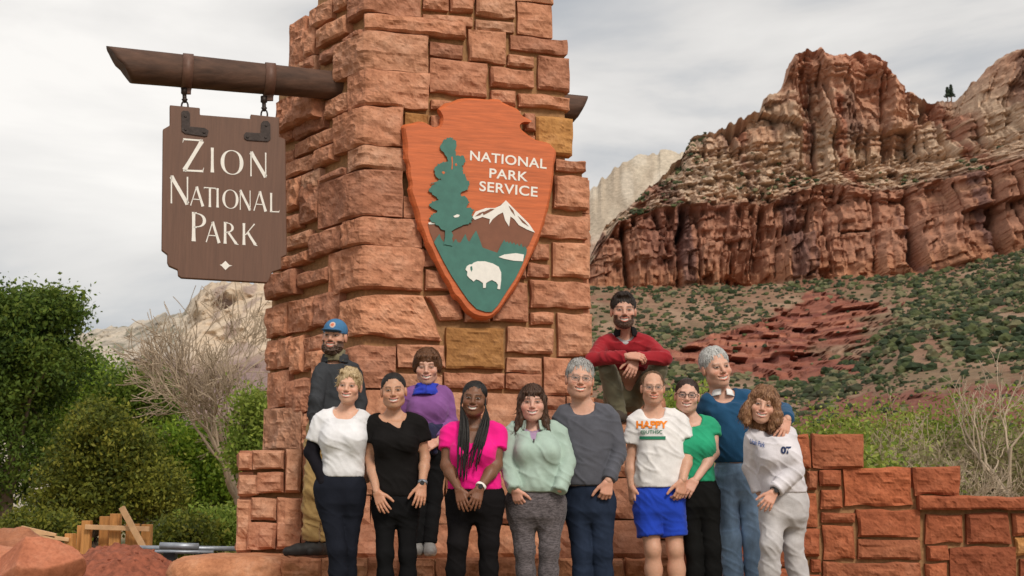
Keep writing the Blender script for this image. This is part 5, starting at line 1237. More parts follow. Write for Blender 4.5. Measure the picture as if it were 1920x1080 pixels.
def person(P):
    Y0 = P['Y']; W = lambda q: at(q[0], q[1], Y0+(q[2] if len(q) > 2 else 0)); sc = Y0/2635.
    nm = P['name']; rng = np.random.default_rng(P['seed']); sd = P['seed']
    hx, hy, hp = P['head'][:3]; R = rotm(*P['head'][3:6]); s = hp*sc/.236
    hc = W((hx, hy+.3, P.get('headdy', -.03))); H = (hc, R, s)
    nb = W(P['neck'])+np.array([0, 0, -.012]); base = np.array([hc[0], Y0, 0.0])
    parts = []     # (V,F,C) of the skin mesh
    P['skin'] = tuple(min(.72, v*1.1) for v in P['skin']); skin = np.array(P['skin'])
    rows = lambda L, ins=0, dflt=.12: [(W((0, r[0]))[2], (W((r[1], r[0]))[0]+W((r[2], r[0]))[0])/2, Y0+(r[4] if len(r) > 4 else P.get('tdy', 0)), max(.02, (r[2]-r[1])/2*sc-ins), max(.02, (r[3] if len(r) > 3 else dflt)-ins)) for r in L]
    top = rows(P['rows']); shL, shR = W(P['shL'])+np.array([0, 0, -.012]), W(P['shR'])+np.array([0, 0, -.012])
    female = P.get('f', False); ar = P.get('ar', .040 if female else .047)      # upper arm radius
    nr = .044 if female else .056; nr *= s
    def torso(g, rws, ins, k=.05, zlo=None):
        g.tube(rws, k, zlo=zlo)
        zt = max(r[0] for r in rws); cr = P.get('clav', .052)-ins
        for shp in (shL, shR): g.cap(nb-np.array([0, -.02, .050]), shp-(shp-nb)/np.linalg.norm(shp-nb)*.02, cr+.004, cr, k)
        for shp in (shL, shR): g.cap(nb+np.array([0, .025, .004]), nb+np.array([0, .02, 0])+(shp-nb)*.72, .040-ins*.8, .040-ins*.8, .045)
        if female and P.get('bust', .05):
            rr = sorted(rws)[-1]; by = P.get('busty'); bz = W((0, by))[2]; bx = np.interp(bz, [r[0] for r in sorted(rws)], [r[1] for r in sorted(rws)]); bw = P.get('bustw', .075)
            fy = np.interp(bz, [r[0] for r in sorted(rws)], [r[2]-r[4] for r in sorted(rws)])
            for sgn in (-1, 1): g.ell((bx+sgn*bw, fy+.045, bz), np.eye(3), (.075, .075+P.get('bust', .02), .085), .05)
    lo = np.min([shL, shR, nb], 0); pads = np.array([.35, .35, .2])
    arms = [P.get('armL'), P.get('armR')]
    # ---- skin: chest and neck under the clothes, bare arms, bare legs (coarse)
    allp = [shL, shR, nb, hc]+[W(q) for a in arms if a for q in a['pts']]+[np.array([r[1]-r[3], r[2]-r[4], r[0]]) for r in top]+[np.array([r[1]+r[3], r[2]+r[4], r[0]]) for r in top]
    mn, mx = np.min(allp, 0)-.13, np.max(allp, 0)+.13
    g = Grid(mn, (mx[0], mx[1], min(mx[2], hc[2]+.02)), .0075)
    torso(g, rows(P['rows'], .016), .014)
    g.cap(hc-R[2]*.05*s-R[1]*.028*s, nb+np.array([0, .02, -.02]), nr, nr*1.12, .03)
    for a in arms:
        if not a: continue
        J = [W(q) for q in a['pts']]; k_ = P.get('as', 1.0)*(1 if not female else .88)
        g.cap(J[0], J[1], ar*.98, ar*.80, .03); g.cap(J[1], J[1]+(J[2]-J[1])*.35, ar*.82, ar*.84, .02); g.cap(J[1]+(J[2]-J[1])*.35, J[2], ar*.84, .026*k_, .02)
    V, F = g.mesh(); V = relax(V, F, 1); V = V+vnormals(V, F)*(.002*noise3(V*22, sd))[:, None]
    C = np.tile(skin, (len(V), 1)); parts.append((V, F, C))
    if P.get('barelegs'):
        hips = [W(q) for q in P['hips']]; kn = [W(q) for q in P['knees']]; an = [W(q) for q in P['ankles']]
        q = np.concatenate([kn, an]); g = Grid(q.min(0)-.12, q.max(0)+np.array([.12, .12, .25]), .008)
        for k in range(2):
            g.cap(hips[k]+(kn[k]-hips[k])*.5, kn[k], .07, .052, .02); c_ = kn[k]+(an[k]-kn[k])*.32+np.array([0, .02, 0]); g.cap(kn[k], c_, .050, .056, .03); g.cap(c_, an[k], .056, .036, .03); g.ell(kn[k]+np.array([0, -.03, 0]), np.eye(3), (.035, .03, .045), .03)
        V, F = g.mesh(); parts.append((relax(V, F, 1), F, np.tile(skin*np.array([1.0, .97, .95]), (len(V), 1))))
    # ---- head (fine)
    ext = .15*s+.01; g = Grid(hc-ext-np.array([0, 0, .05]), hc+ext, .0031)
    head_field(g, H, P, P.get('smile', 1.0), P.get('jaw', 1.0)); g.cap(hc-R[2]*.05*s-R[1]*.028*s, nb+np.array([0, .02, -.02]), nr, nr*1.12, .03)
    V, F = g.mesh(); keep = V[:, 2] > g.lo[2]+.006
    if P.get('beard'):
        q = (V-hc)/s; u = q@R[2]; f = q@R[1]; ax = np.abs(q@R[0]); bm_ = np.clip((-.05-u)/.02, 0, 1)*np.clip((f+.0)/.03, 0, 1)*(1-np.exp(-((ax/.03)**4+((u+.066)/.014)**4)))
        V = V+vnormals(V, F)*(bm_*P.get('beardt', .008)*(1+.5*noise3(V*180, 4)))[:, None]
    C = head_color(V, H, P); parts.append((V, F, C))
    # ---- hands
    for a in arms:
        if not a or not a.get('hand'): continue
        J = [W(q) for q in a['pts']]; hd = a['hand']; tip = W(hd['tip']); d = tip-J[2]; hs = P.get('hs', .92 if female else 1.03)
        g = Grid(np.minimum(J[2], tip)-.11, np.maximum(J[2], tip)+.11, .0036)
        g.cap(J[2]-(J[2]-J[1])/np.linalg.norm(J[2]-J[1])*.06, J[2]+d/np.linalg.norm(d)*.01, .026*(.88 if female else 1)*1.0, .024, .01, flat=.8, fdir=np.array(hd['back'], float)/np.linalg.norm(hd['back']))
        add_hand(g, J[2], d, np.array(hd['back'], float), np.array(hd['thumb'], float), hs, hd.get('curl', (.25, .35, .3)), hd.get('spread', .1))
        V, F = g.mesh(); parts.append((V, F, np.tile(skin*np.array([1.03, .94, .92]), (len(V), 1))))
    b = 0; AV = []; AF = []; AC = []
    for V, F, C in parts: AV.append(V); AF.append(F+b); AC.append(C); b += len(V)
    body = mesh_obj('person', np.concatenate(AV), np.concatenate(AF), SKIN, None, True, np.concatenate(AC), base)
    tag(body, P['label'], 'person', 'people posing in front of the pillar')
    def child(name, V, F, mat, parent=body, col=None):
        o = mesh_obj(name, V, F, mat, None, True, col, V.mean(0)); setp_keep(o, parent); return o
    # ---- upper garment
    def folds(V, F, amp, seed, hem=None):
        n = vnormals(V, F); q = V.copy(); q = q+.06*np.stack([noise3(V*5, seed+1), noise3(V*5+9, seed+2), noise3(V*5+5, seed+3)], -1)
        sh_ = lambda r: np.where(r > 0, r**2.2*1.5, r*.35); r1 = 1-2*np.abs(noise3(q*np.array([9, 9, 17])+np.stack([q[:, 2]*6, q[:, 0]*0, q[:, 0]*9], -1), seed)); r2 = 1-2*np.abs(noise3(q*np.array([15, 15, 8]), seed+7)); r3 = noise3(q*24, seed+8)
        w = amp*.78*(.6*sh_(r1)+.35*r2+.1*r3)
        if hem is not None: w = w*(1+.5*np.exp(-((V[:, 2]-hem-.05)/.06)**2))*np.clip((V[:, 2]-hem)/.03, .25, 1)
        return V+n*w[:, None]
    g = Grid(mn-.03, mx+.03, .0085); hem = W((0, P['hem']))[2]
    torso(g, top, 0, .05, zlo=hem)
    sl = P['sleeve']; sr = max(P.get('sr', ar+.018)*.87, ar+.010); up3 = np.array([0, 0, 1.])
    for a in arms:
        if not a: continue
        J = [W(q) for q in a['pts']]
        if sl == 'short':
            e_ = J[0]+(J[1]-J[0])*P.get('slen', .55); dr = (J[1]-J[0])/np.linalg.norm(J[1]-J[0]); g.cap(J[0]-up3*.012, e_+dr*.08, sr, sr+.008, .022, cut=(e_, dr))
        elif sl == 'long':
            e_ = J[1]+(J[2]-J[1])*P.get('slen', .93); dr = (J[2]-J[1])/np.linalg.norm(J[2]-J[1]); g.cap(J[0]-up3*.012, J[1], sr, sr*.88, .022); g.cap(J[1], e_+dr*.05, sr*.88, P.get('cuff', .040), .015, cut=(e_, dr))
    # keep the hem flat below the torso: trim anything under it
    nk = P['neckline']
    g.cap(nb+np.array([0, -.008, -.012]), hc-R[2]*.02*s, nr+nk.get('r', .014)+.006, nr+.05, .008, '-')
    if nk.get('v'):
        vp = W(nk['v']); g.cap(nb+np.array([0, -.05, .01]), vp, nk.get('w', .055), .012, .01, '-'); g.cap(nb+np.array([0, -.12, .01]), vp+np.array([0, -.05, 0]), nk.get('w', .055), .012, .01, '-')
    V, F = g.mesh(); V = relax(V, F, 1); V = folds(V, F, P.get('fold', .0065), sd*5+1, hem)
    shirt = child(P['topname'], V, F, P['topmat']); 
    if P.get('toplabel'): shirt['label'] = P['toplabel']
    if P.get('under'):
        g = Grid(mn-.03, (mx[0], mx[1], nb[2]+.1), .0085); torso(g, rows(P['rows'], .008), .007, zlo=nb[2]-.22); g.cap(nb+np.array([0, 0, -.008]), hc, nr+.010, nr+.04, .006, '-')
        V, F = g.mesh(); child('undershirt', relax(V, F, 1), F, P['under'])
    # ---- under sleeve (second layer on the arm)
    if P.get('undersleeve'):
        for a, mt in P['undersleeve']:
            J = [W(q) for q in P[a]['pts']]; g = Grid(np.min(J, 0)-.08, np.max(J, 0)+.08, .008); g.cap(J[0]+(J[1]-J[0])*.35, J[1], ar+.010, ar+.006, .02); g.cap(J[1], J[2], ar+.006, .036, .02); 
            d_ = J[2]-J[1]; g.cap(J[2], J[2]+d_/np.linalg.norm(d_)*.05, .035, .042, .02)
            V, F = g.mesh(); child('sleeve', folds(V, F, .004, sd+9), F, mt)
    # ---- trousers
    hips = [W(q) for q in P['hips']]; kn = [W(q) for q in P['knees']]; an = [W(q) for q in P['ankles']]
    q = np.array(hips+kn+an); g = Grid(q.min(0)-np.array([.2, .22, .06]), q.max(0)+np.array([.2, .22, .25]), .009)
    hz = W((0, P['hem']))[2]; PR_ = rows(P['prows']); q0 = min(PR_); PR_.append((q0[0]-.06, q0[1], q0[2], q0[3]*.80, q0[4]*.60)); PR_ = [(r[0], r[1], r[2], r[3]-(.016 if r[0] > hz-.02 else .004), r[4]-(.018 if r[0] > hz-.02 else .004)) for r in PR_]; FS = []
    th, kr, akr = P.get('legr', (.088, .062, .058)); th, kr, akr = th*.96, kr*.87, akr*.88
    for k in range(2):
        g.F[:] = 1.0; g.tube(PR_, .05)
        up_ = hips[k]; low = (P.get('shorts'))
        if low:
            e_ = W((P['knees'][k][0], low))
            e_ = up_+(kn[k]-up_)*((up_[2]-e_[2])/(up_[2]-kn[k][2])); dr = (kn[k]-up_)/np.linalg.norm(kn[k]-up_); g.cap(up_, e_+dr*.08, th, P.get('shortr', .098), .05, cut=(e_, dr))
        else:
            g.cap(up_, kn[k], th, kr, .05); m_ = kn[k]+(an[k]-kn[k])*.35+np.array([0, .012, 0]); dr = (an[k]-kn[k])/np.linalg.norm(an[k]-kn[k]); g.cap(kn[k], m_, kr, kr*.96, .03); g.cap(m_, an[k]+dr*.08, kr*.96, akr, .03, cut=(an[k], dr))
        FS.append(g.F.copy())
    g.F = np.minimum(FS[0], FS[1])
    V, F = g.mesh(); V = relax(V, F, 1); V = folds(V, F, P.get('pfold', .006), sd*7+2); child(P.get('pantname', 'trousers'), V, F, P['pantmat'])
    # ---- shoes
    for k in range(2):
        dr = np.array(P.get('toe', [(-.25, -1, 0), (.25, -1, 0)])[k], float); dr /= np.linalg.norm(dr); fz = P.get('footz', 0.0); a_ = an[k].copy(); a_[2] = fz
        g = Grid(a_-np.array([.26, .30, .02]), a_+np.array([.26, .2, .17]), .007); sz = .9 if female else 1.05; up = np.array([0, 0, 1.])
        g.cap(a_-dr*.045*sz+up*.045, a_+dr*.09*sz+up*.040, .044*sz, .046*sz, .02); g.cap(a_+dr*.09*sz+up*.036, a_+dr*.165*sz+up*.032, .046*sz, .034*sz, .03); g.cap(a_-dr*.01+up*.05, a_-dr*.005+up*.11, .042*sz, .040*sz, .04)
        qd = g.box(a_-.4, a_+.4, 0); sl_, X_, Yy, Z_ = qd; g.F[sl_] = np.maximum(g.F[sl_], (fz+.002)-Z_)
        V, F = g.mesh(); n_ = V[:, 2]-fz; cs = np.where((n_ < .022)[:, None], np.array(P.get('solec', (.03, .03, .03)))[None], np.array(P.get('shoec', (.03, .03, .035)))[None])
        child('shoe', relax(V, F, 1), F, SHOE, body, cs)
    # ---- hair
    if P.get('hair'):
        g = Grid(hc-.21*s, hc+.17*s, .004); hair_field(g, H, P['hair']); V, F = g.mesh(); n = vnormals(V, F); q = (V-hc)/s
        l = q@R.T; az = np.arctan2(l[:, 0], -l[:, 1]+.02)
        st = np.stack([az*9, l[:, 2]*16, l[:, 0]*30], -1); amp = P.get('hairn', .004)
        wv = amp*(noise3(st*1.0, sd)+.6*(1-2*np.abs(noise3(st*np.array([1.2, .8, .8]), sd+8)))+.6*noise3(st*np.array([3.4, 1.2, 1.5]), sd+3)+.5*noise3(V*60, sd+4))
        if P['hair'] == 'wavy': wv = wv+.0035*np.sin(l[:, 2]*95+3*noise3(V*12, 4)+az*2)
        V = V+n*wv[:, None]
        # single locks laid over the mass, so that the outline breaks up
        ns = {'sleek': 260, 'thin': 300, 'capsides': 200, 'braids': 260, 'pixie': 600, 'bob': 600}.get(P['hair'], 900); ln = {'straight': .07, 'wavy': .055, 'bob': .035, 'pixie': .026}.get(P['hair'], .022)
        pick = rng.integers(0, len(V), ns); p0 = V[pick]; nn = n[pick]; crown = hc+s*(R[2]*.16-R[1]*.03)
        fl = p0-crown; 
        if P['hair'] in ('straight', 'wavy', 'bob'): fl = fl/np.linalg.norm(fl, axis=1)[:, None]+np.array([0, 0, -.8])
        fl = fl/np.linalg.norm(fl, axis=1)[:, None]+rng.normal(0, .28 if P['hair'] != 'sleek' else .08, (ns, 3)); fl -= nn*np.sum(fl*nn, 1)[:, None]; fl /= np.linalg.norm(fl, axis=1)[:, None]+1e-6
        ll = (ln*rng.uniform(.5, 1.2, ns))[:, None]; sd_ = np.cross(fl, nn)*(.0022*rng.uniform(.6, 1.4, ns))[:, None]; lift = (.0035 if P['hair'] not in ('sleek', 'braids') else .001)*rng.uniform(.2, 1.6, ns)[:, None]
        q1 = p0+fl*ll*.5+nn*(lift-ll*ll*1.0); q2 = p0+fl*ll+nn*(lift*1.2-ll*ll*4.2); b0 = len(V)
        SV = np.stack([p0-sd_, p0+sd_, q1-sd_, q1+sd_, q2-sd_*.3, q2+sd_*.3], 1).reshape(-1, 3); i6 = b0+np.arange(ns)*6
        SF = np.concatenate([np.stack([i6, i6+1, i6+3, i6+2], 1), np.stack([i6+2, i6+3, i6+5, i6+4], 1)])
        V = np.concatenate([V, SV]); F = np.concatenate([F, SF]); ho = child('hair', V, F, hair_mat(P['hairc'], P.get('hairc2')))
    L = lambda p: hc+s*(p[0]*R[0]+p[1]*R[1]+p[2]*R[2])
    # ---- spectacles
    if P.get('glasses'):
        gc, gr = P['glasses']; fm = plain_mat('spectacle_frame', gc, .35, .1, 20, 0); root = None
        mb = MB(); rings = []
        for x in (-1, 1):
            pts = []
            for k in range(25):
                w = 2*math.pi*k/24; cx, sz_ = math.cos(w), math.sin(w); rr = (abs(cx)**3+abs(sz_)**3)**(-1/3.)
                pts.append((x*.033+cx*rr*.0235, .1035-.010*abs(x*.033+cx*rr*.0235)/.055, -.001+sz_*rr*.0165))
            rings.append(pts); mb.tube([L(p) for p in pts], gr*s, 6, False)
        mb.tube([L((-.0095, .1035, .004)), L((0, .106, .006)), L((.0095, .1035, .004))], gr*s, 6)
        for x in (-1, 1): mb.tube([L((x*.056, .092, .006)), L((x*.077, .055, .006)), L((x*.083, -.005, .004)), L((x*.082, -.03, -.012))], gr*s, 6)
        fo = mb.build('spectacles', fm, None, True); setp_keep(fo, body)
        for pts in rings:
            c_ = np.mean([L(p) for p in pts], 0); lm = MB().add([c_]+[L(p) for p in pts[:-1]], [(0, 1+k, 1+(k+1) % 24) for k in range(24)]); lo_ = lm.build('lens', GLASSM, None, True); setp_keep(lo_, fo)
    P['_'] = dict(body=body, shirt=shirt, W=W, H=H, L=L, R=R, s=s, nb=nb, sc=sc, child=child, sd=sd, nr=nr, folds=folds)
    return P['_']
SHOE = attr_mat('shoe_leather', .6, 30, .15, .2, .004)
def ring_part(ctx, name, mat, z0, z1, r0, r1, amp=.006, cx=0, cy=.0, yscale=1.0, open_front=0, tilt=.0, n=48, rings=8, thick=.010):
    """collar, scarf or neckband: a thick band around the neck"""
    nb = ctx['nb']; V = []; F = []
    for side in (0, 1):
        for j in range(rings+1):
            t = j/rings; z = z0+(z1-z0)*t; r = r0+(r1-r0)*t-side*thick
            for k in range(n+1):
                a = -math.pi/2+open_front/2+(2*math.pi-open_front)*k/n; p = np.array([math.cos(a)*r, math.sin(a)*r*yscale, z]); p[2] += tilt*(-p[1])
                V.append(nb+np.array([cx, cy, 0])+p)
    V = np.array(V); m = (rings+1)*(n+1); w = (n+1)
    for j in range(rings):
        for k in range(n): F += [(j*w+k, j*w+k+1, (j+1)*w+k+1, (j+1)*w+k), (m+j*w+k, m+(j+1)*w+k, m+(j+1)*w+k+1, m+j*w+k+1)]
    for j in (0, rings):
        for k in range(n): F.append((j*w+k, j*w+k+1, m+j*w+k+1, m+j*w+k) if j else (j*w+k+1, j*w+k, m+j*w+k, m+j*w+k+1))
    for j in range(rings):
        for k in (0, n): F.append((j*w+k, (j+1)*w+k, m+(j+1)*w+k, m+j*w+k))
    d = V-(nb+np.array([cx, cy, 0])); d[:, 2] = 0; d /= np.linalg.norm(d, axis=1)[:, None]+1e-9
    V = V+d*(amp*(1-2*np.abs(noise3(V*np.array([18, 18, 34]), ctx['sd'])))+amp*.6*noise3(V*30, ctx['sd']+1))[:, None]
    return ctx['child'](name, V, np.array(F), mat)
def print_text(ctx, body, x0, x1, yb, h, mat, name='printed_lettering', bold=.02, slope=0, shear=0, size_mesh=None, lift=.0055):
    """lettering printed on the cloth: laid onto the garment along the view from the front"""
    sh = ctx['shirt']; me0 = sh.data; off = np.array(world_loc(sh)); vv = np.empty(len(me0.vertices)*3, dtype=np.float32); me0.vertices.foreach_get('co', vv); vv = vv.reshape(-1, 3)+off
    if 'bvh' not in ctx: ctx['bvh'] = BVHTree.FromPolygons([Vector(v) for v in vv], [tuple(p.vertices) for p in me0.polygons])
    if isinstance(body, str):
        cu = bpy.data.curves.new('t', 'FONT'); cu.body = body; cu.size = 1; cu.offset = bold; cu.shear = shear
        to = bpy.data.objects.new('t', cu); COL.objects.link(to); bpy.context.view_layer.update(); me = bpy.data.meshes.new_from_object(to.evaluated_get(bpy.context.evaluated_depsgraph_get())); bpy.data.objects.remove(to)
        V = np.array([v.co[:] for v in me.vertices]); F = [tuple(p.vertices) for p in me.polygons]
    else: V, F = body
    lo, hi = V.min(0), V.max(0); V2 = []
    for v in V:
        a = (v[0]-lo[0])/(hi[0]-lo[0])*(x1-x0); b = (v[1]-lo[1])/(hi[1]-lo[1])*h; px, py = x0+a, yb-b+a*slope
        d = Vector(ray(px, py)).normalized(); r = ctx['bvh'].ray_cast(Vector(CAM), d); p = (r[0] if r[0] is not None else Vector(ctx['W']((px, py, -.13))))
        V2.append(np.array(p-d*lift))
    mb = MB(); mb.add(V2, F); o = mb.build(name, mat, None, False, fix=False); setp_keep(o, sh); return o
def block_mesh(n=8): 
    V = []; F = []
    for i in range(n+1): V += [(i/n, 0, 0), (i/n, 1, 0)]
    F = [(2*i, 2*i+2, 2*i+3, 2*i+1) for i in range(n)]; return np.array(V), F
def wrist_band(ctx, a, P, mat, t=.95, r=.031, w=.02, dial=True):
    J = [ctx['W'](q) for q in P[a]['pts']]; d = J[2]-J[1]; d /= np.linalg.norm(d); c = J[2]-d*.012
    u = np.cross(d, [0, 1., 0]); u /= np.linalg.norm(u); v = np.cross(d, u); V = []; n = 24
    for o_, rr in ((-w/2, r), (-w/2, r+.004), (w/2, r+.004), (w/2, r)):
        for k in range(n): q = 2*math.pi*k/n; V.append(c+d*o_+(u*math.cos(q)+v*math.sin(q)*.85)*rr)
    mb = MB().add(V, [(j*n+k, j*n+(k+1) % n, ((j+1) % 4)*n+(k+1) % n, ((j+1) % 4)*n+k) for j in range(4) for k in range(n)]); o = mb.build('wristwatch', mat, None, True); setp_keep(o, ctx['body'])
    f = c+np.array([0, -1., 0])*r*.9
    q = MB().tube([f, f+np.array([0, -.008, 0])], .015, 14).build('watch_face', M['dark'], None, False); setp_keep(q, o)
# ------------------------------------------------------------------ the twelve people
FAIR, FAIR2, TAN, DARK, PINK = (.56, .33, .235), (.58, .36, .27), (.43, .235, .145), (.165, .075, .042), (.55, .30, .215)
down = (0, -1, 0)
def hnd(tip, back, thumb, curl=(.18, .25, .2), spread=.1): return dict(tip=tip, back=back, thumb=thumb, curl=curl, spread=spread)
cm = cloth_mat
PL = []
capman = dict(name='capman', jaw=1.0, nose=1.1, Y=10.27, seed=1, label='bearded person in blue cap, charcoal jacket and khaki trousers leaning on the pillar corner', head=(627, 631, 64, -8, 0, 4), neck=(628, 668), skin=(.52, .29, .20), hairc=(.045, .026, .018), beard=(.048, .028, .019), beardt=.016, smile=.9, hair='capsides',
    rows=[(685, 603, 668, .10), (700, 592, 674, .12), (740, 583, 668, .125), (775, 578, 655, .125), (795, 578, 650, .12)], hem=788, shL=(604, 694, -.03), shR=(664, 694, .06), armL=dict(pts=[(602, 700, -.09), (593, 752, -.15), (592, 798, -.14)]), armR=dict(pts=[(664, 700, .08), (676, 752, .1), (668, 800, .05)]),
    sleeve='long', slen=1.0, cuff=.045, clav=.055, ar=.05, topname='jacket', topmat=cm('charcoal_jacket', (.045, .048, .054), bs=.5), neckline=dict(r=.02), fold=.009,
    hips=[(597, 830, -.02), (622, 830, .06)], knees=[(586, 920, -.06), (606, 920, .05)], ankles=[(584, 1012, 0), (608, 1012, .12)], prows=[(778, 578, 652, .115), (810, 575, 648, .12), (840, 575, 646, .11)], legr=(.092, .072, .075), pantmat=cm('khaki_canvas', (.33, .215, .085), bs=.5), pfold=.018, footz=LEDGE_Z, toe=[(-1, -.35, 0), (-.5, -1, 0)], shoec=(.025, .023, .022))
whitetee = dict(name='whitetee', jaw=0.95, nose=0.9, Y=9.05, seed=2, f=True, label='smiling person with cropped blonde hair, white T-shirt over black sleeves, navy trousers', head=(655, 724, 64, -4, 2, 5), neck=(648, 765), skin=(.60, .345, .245), hairc=(.46, .33, .18), hairc2=(.68, .57, .40), hair='pixie', hairn=.002, browk=.4, brow=(.25, .16, .09), lip=(.55, .18, .16),
    rows=[(788, 606, 684, .09), (800, 600, 690, .105), (840, 604, 686, .115), (870, 605, 682, .108), (898, 602, 682, .105)], hem=895, busty=825, bustw=.066, bust=.012, shL=(603, 783), shR=(682, 783), armL=dict(pts=[(602, 788, 0), (584, 848, .02), (604, 892, -.04)]), armR=dict(pts=[(683, 788, .03), (692, 845, .10), (688, 900, .12)]),
    sleeve='short', slen=.66, sr=.066, clav=.050, topname='t_shirt', topmat=cm('white_cotton', (.74, .74, .77)), neckline=dict(r=.032), fold=.008, undersleeve=[('armL', cm('black_knit', (.012, .011, .015)))],
    hips=[(615, 915), (661, 915)], knees=[(632, 1030, -.06), (652, 1032, .03)], ankles=[(636, 1150, 0), (650, 1150, .1)], prows=[(888, 598, 682, .11), (915, 590, 684, .12), (945, 596, 682, .11)], legr=(.088, .066, .055), pantmat=cm('navy_cotton', (.012, .014, .022)))
blacktee = dict(name='blacktee', jaw=1.02, nose=0.85, Y=9.05, seed=3, f=True, label='person with pulled-back black hair wearing an all black V-neck outfit', head=(738, 733, 67, 3, 1, -3), neck=(737, 774), skin=(.47, .255, .165), hairc=(.010, .007, .006), hair='sleek', hairn=.0006, lip=(.42, .13, .12),
    rows=[(792, 706, 778, .09), (803, 698, 787, .105), (840, 704, 782, .115), (880, 702, 784, .11), (930, 698, 787, .115)], hem=932, busty=832, bustw=.066, bust=.015, shL=(701, 789), shR=(782, 789), armL=dict(pts=[(699, 794, 0), (694, 862, .02), (706, 922, -.13)], hand=hnd((722, 962, -.17), (-.35, -1, 0), (1, -.1, .1))), armR=dict(pts=[(785, 794, 0), (797, 858, .02), (792, 908, -.12)], hand=hnd((785, 955, -.17), (.35, -1, 0), (-1, -.1, .1))),
    sleeve='short', slen=.52, sr=.068, clav=.048, topname='t_shirt', topmat=cm('black_jersey', (.010, .009, .009)), neckline=dict(r=.042, v=(752, 806, -.13), w=.064), fold=.007,
    hips=[(722, 940), (762, 940)], knees=[(722, 1040, -.03), (764, 1040, 0)], ankles=[(722, 1150, 0), (764, 1150, 0)], prows=[(915, 702, 784, .115), (940, 700, 786, .12), (965, 702, 783, .11)], legr=(.080, .060, .05), pantmat=cm('black_leggings', (.008, .008, .009)))
purple = dict(name='purple', jaw=0.95, nose=1.0, Y=10.25, seed=4, f=True, label='person with short brown hair, purple pullover and blue neck scarf standing on the step', head=(801, 687, 66, 0, 8, 0), neck=(801, 722), skin=(.55, .31, .23), hairc=(.10, .042, .018), hair='bob', squint=.35, lip=(.48, .2, .18),
    rows=[(735, 773, 832, .08), (747, 763, 843, .10), (775, 765, 842, .105), (800, 768, 838, .10), (822, 768, 838, .10)], hem=806, busty=768, bustw=.058, bust=.006, shL=(768, 735), shR=(836, 735), armL=dict(pts=[(766, 740, 0), (758, 785, .03), (775, 822, -.10)]), armR=dict(pts=[(838, 740, 0), (846, 790, .02), (822, 828, -.17)], hand=hnd((800, 838, -.20), (0, -1, .5), (-.2, 0, 1), (.4, .6, .5))),
    sleeve='long', slen=.85, sr=.054, cuff=.038, clav=.045, topname='pullover', topmat=cm('purple_fleece', (.22, .085, .27), bs=.4), neckline=dict(r=.006), fold=.006,
    hips=[(786, 845), (818, 845)], knees=[(787, 930, 0), (815, 930, 0)], ankles=[(786, 1018, 0), (806, 1018, -.05)], prows=[(798, 768, 840, .115), (830, 766, 842, .12), (860, 768, 838, .11)], legr=(.082, .062, .055), pantmat=cm('black_trousers', (.010, .010, .011)), footz=LEDGE_Z, shoec=(.28, .27, .26), solec=(.5, .48, .44), toe=[(-.2, -1, 0), (.1, -1, 0)])
pink = dict(name='pink', jaw=1.02, nose=0.85, Y=9.0, seed=5, f=True, label='person with long black braids wearing a hot pink V-neck T-shirt', head=(889, 748, 67, -2, 0, 5), neck=(887, 792), skin=DARK, hairc=(.009, .007, .006), hair='braids', hairn=.0012, lip=(.20, .06, .05), brow=(.012, .008, .006),
    rows=[(808, 850, 924, .095), (820, 843, 932, .11), (855, 846, 930, .122), (885, 842, 936, .12), (928, 838, 945, .125)], hem=918, busty=850, bustw=.07, bust=.018, shL=(846, 806), shR=(928, 804), armL=dict(pts=[(843, 812, 0), (838, 872, -.05), (860, 916, -.19)], hand=hnd((872, 960, -.23), (-.3, -1, .1), (1, -.1, .1))), armR=dict(pts=[(932, 810, 0), (930, 872, -.06), (900, 914, -.20)], hand=hnd((886, 960, -.24), (.2, -1, .1), (-1, -.1, .2))),
    sleeve='short', slen=.52, sr=.072, ar=.049, clav=.05, topname='t_shirt', topmat=cm('hot_pink_jersey', (.80, .010, .235)), neckline=dict(r=.028, v=(883, 838, -.15), w=.054), fold=.008,
    hips=[(866, 940), (916, 940)], knees=[(858, 1020, -.05), (916, 1020, -.02)], ankles=[(848, 1150, 0), (918, 1150, 0)], prows=[(905, 840, 943, .125), (935, 836, 946, .135), (960, 840, 942, .12)], legr=(.098, .070, .055), pantmat=cm('black_stretch', (.009, .008, .009)))
mint = dict(name='mint', Y=9.12, seed=6, f=True, label='person with straight brown hair, pale mint quarter-zip top and marled grey leggings', head=(998, 755, 69, 0, 1, 0), neck=(998, 797), skin=(.57, .325, .25), hairc=(.060, .030, .018), hair='straight', jaw=1.12, squint=.5, lip=(.5, .19, .18),
    rows=[(812, 968, 1036, .11), (826, 962, 1046, .13), (855, 964, 1050, .145), (890, 958, 1056, .165), (922, 957, 1057, .155)], hem=923, busty=850, bustw=.075, bust=.02, shL=(962, 803), shR=(1042, 801), armL=dict(pts=[(958, 812, 0), (952, 872, -.05), (964, 916, -.16)], hand=hnd((974, 944, -.14), (-.5, -1, 0), (1, -.3, .2), (.5, .6, .4), .05)), armR=dict(pts=[(1048, 810, 0), (1063, 868, -.05), (1050, 918, -.16)]),
    sleeve='long', slen=1.06, sr=.072, cuff=.044, ar=.052, clav=.055, under=cm('lilac_cotton', (.36, .24, .38)), topname='quarter_zip_top', topmat=cm('mint_jersey', (.36, .47, .41)), neckline=dict(r=.022, v=(1001, 828, -.15), w=.036), fold=.010,
    hips=[(978, 945), (1032, 945)], knees=[(984, 1030, -.02), (1030, 1030, -.02)], ankles=[(990, 1150, 0), (1026, 1150, 0)], prows=[(905, 952, 1058, .145), (940, 950, 1060, .15), (970, 953, 1057, .135)], legr=(.100, .072, .055), pantmat=cm('marled_grey_leggings', (.095, .082, .088), marl=.5), pantname='leggings')
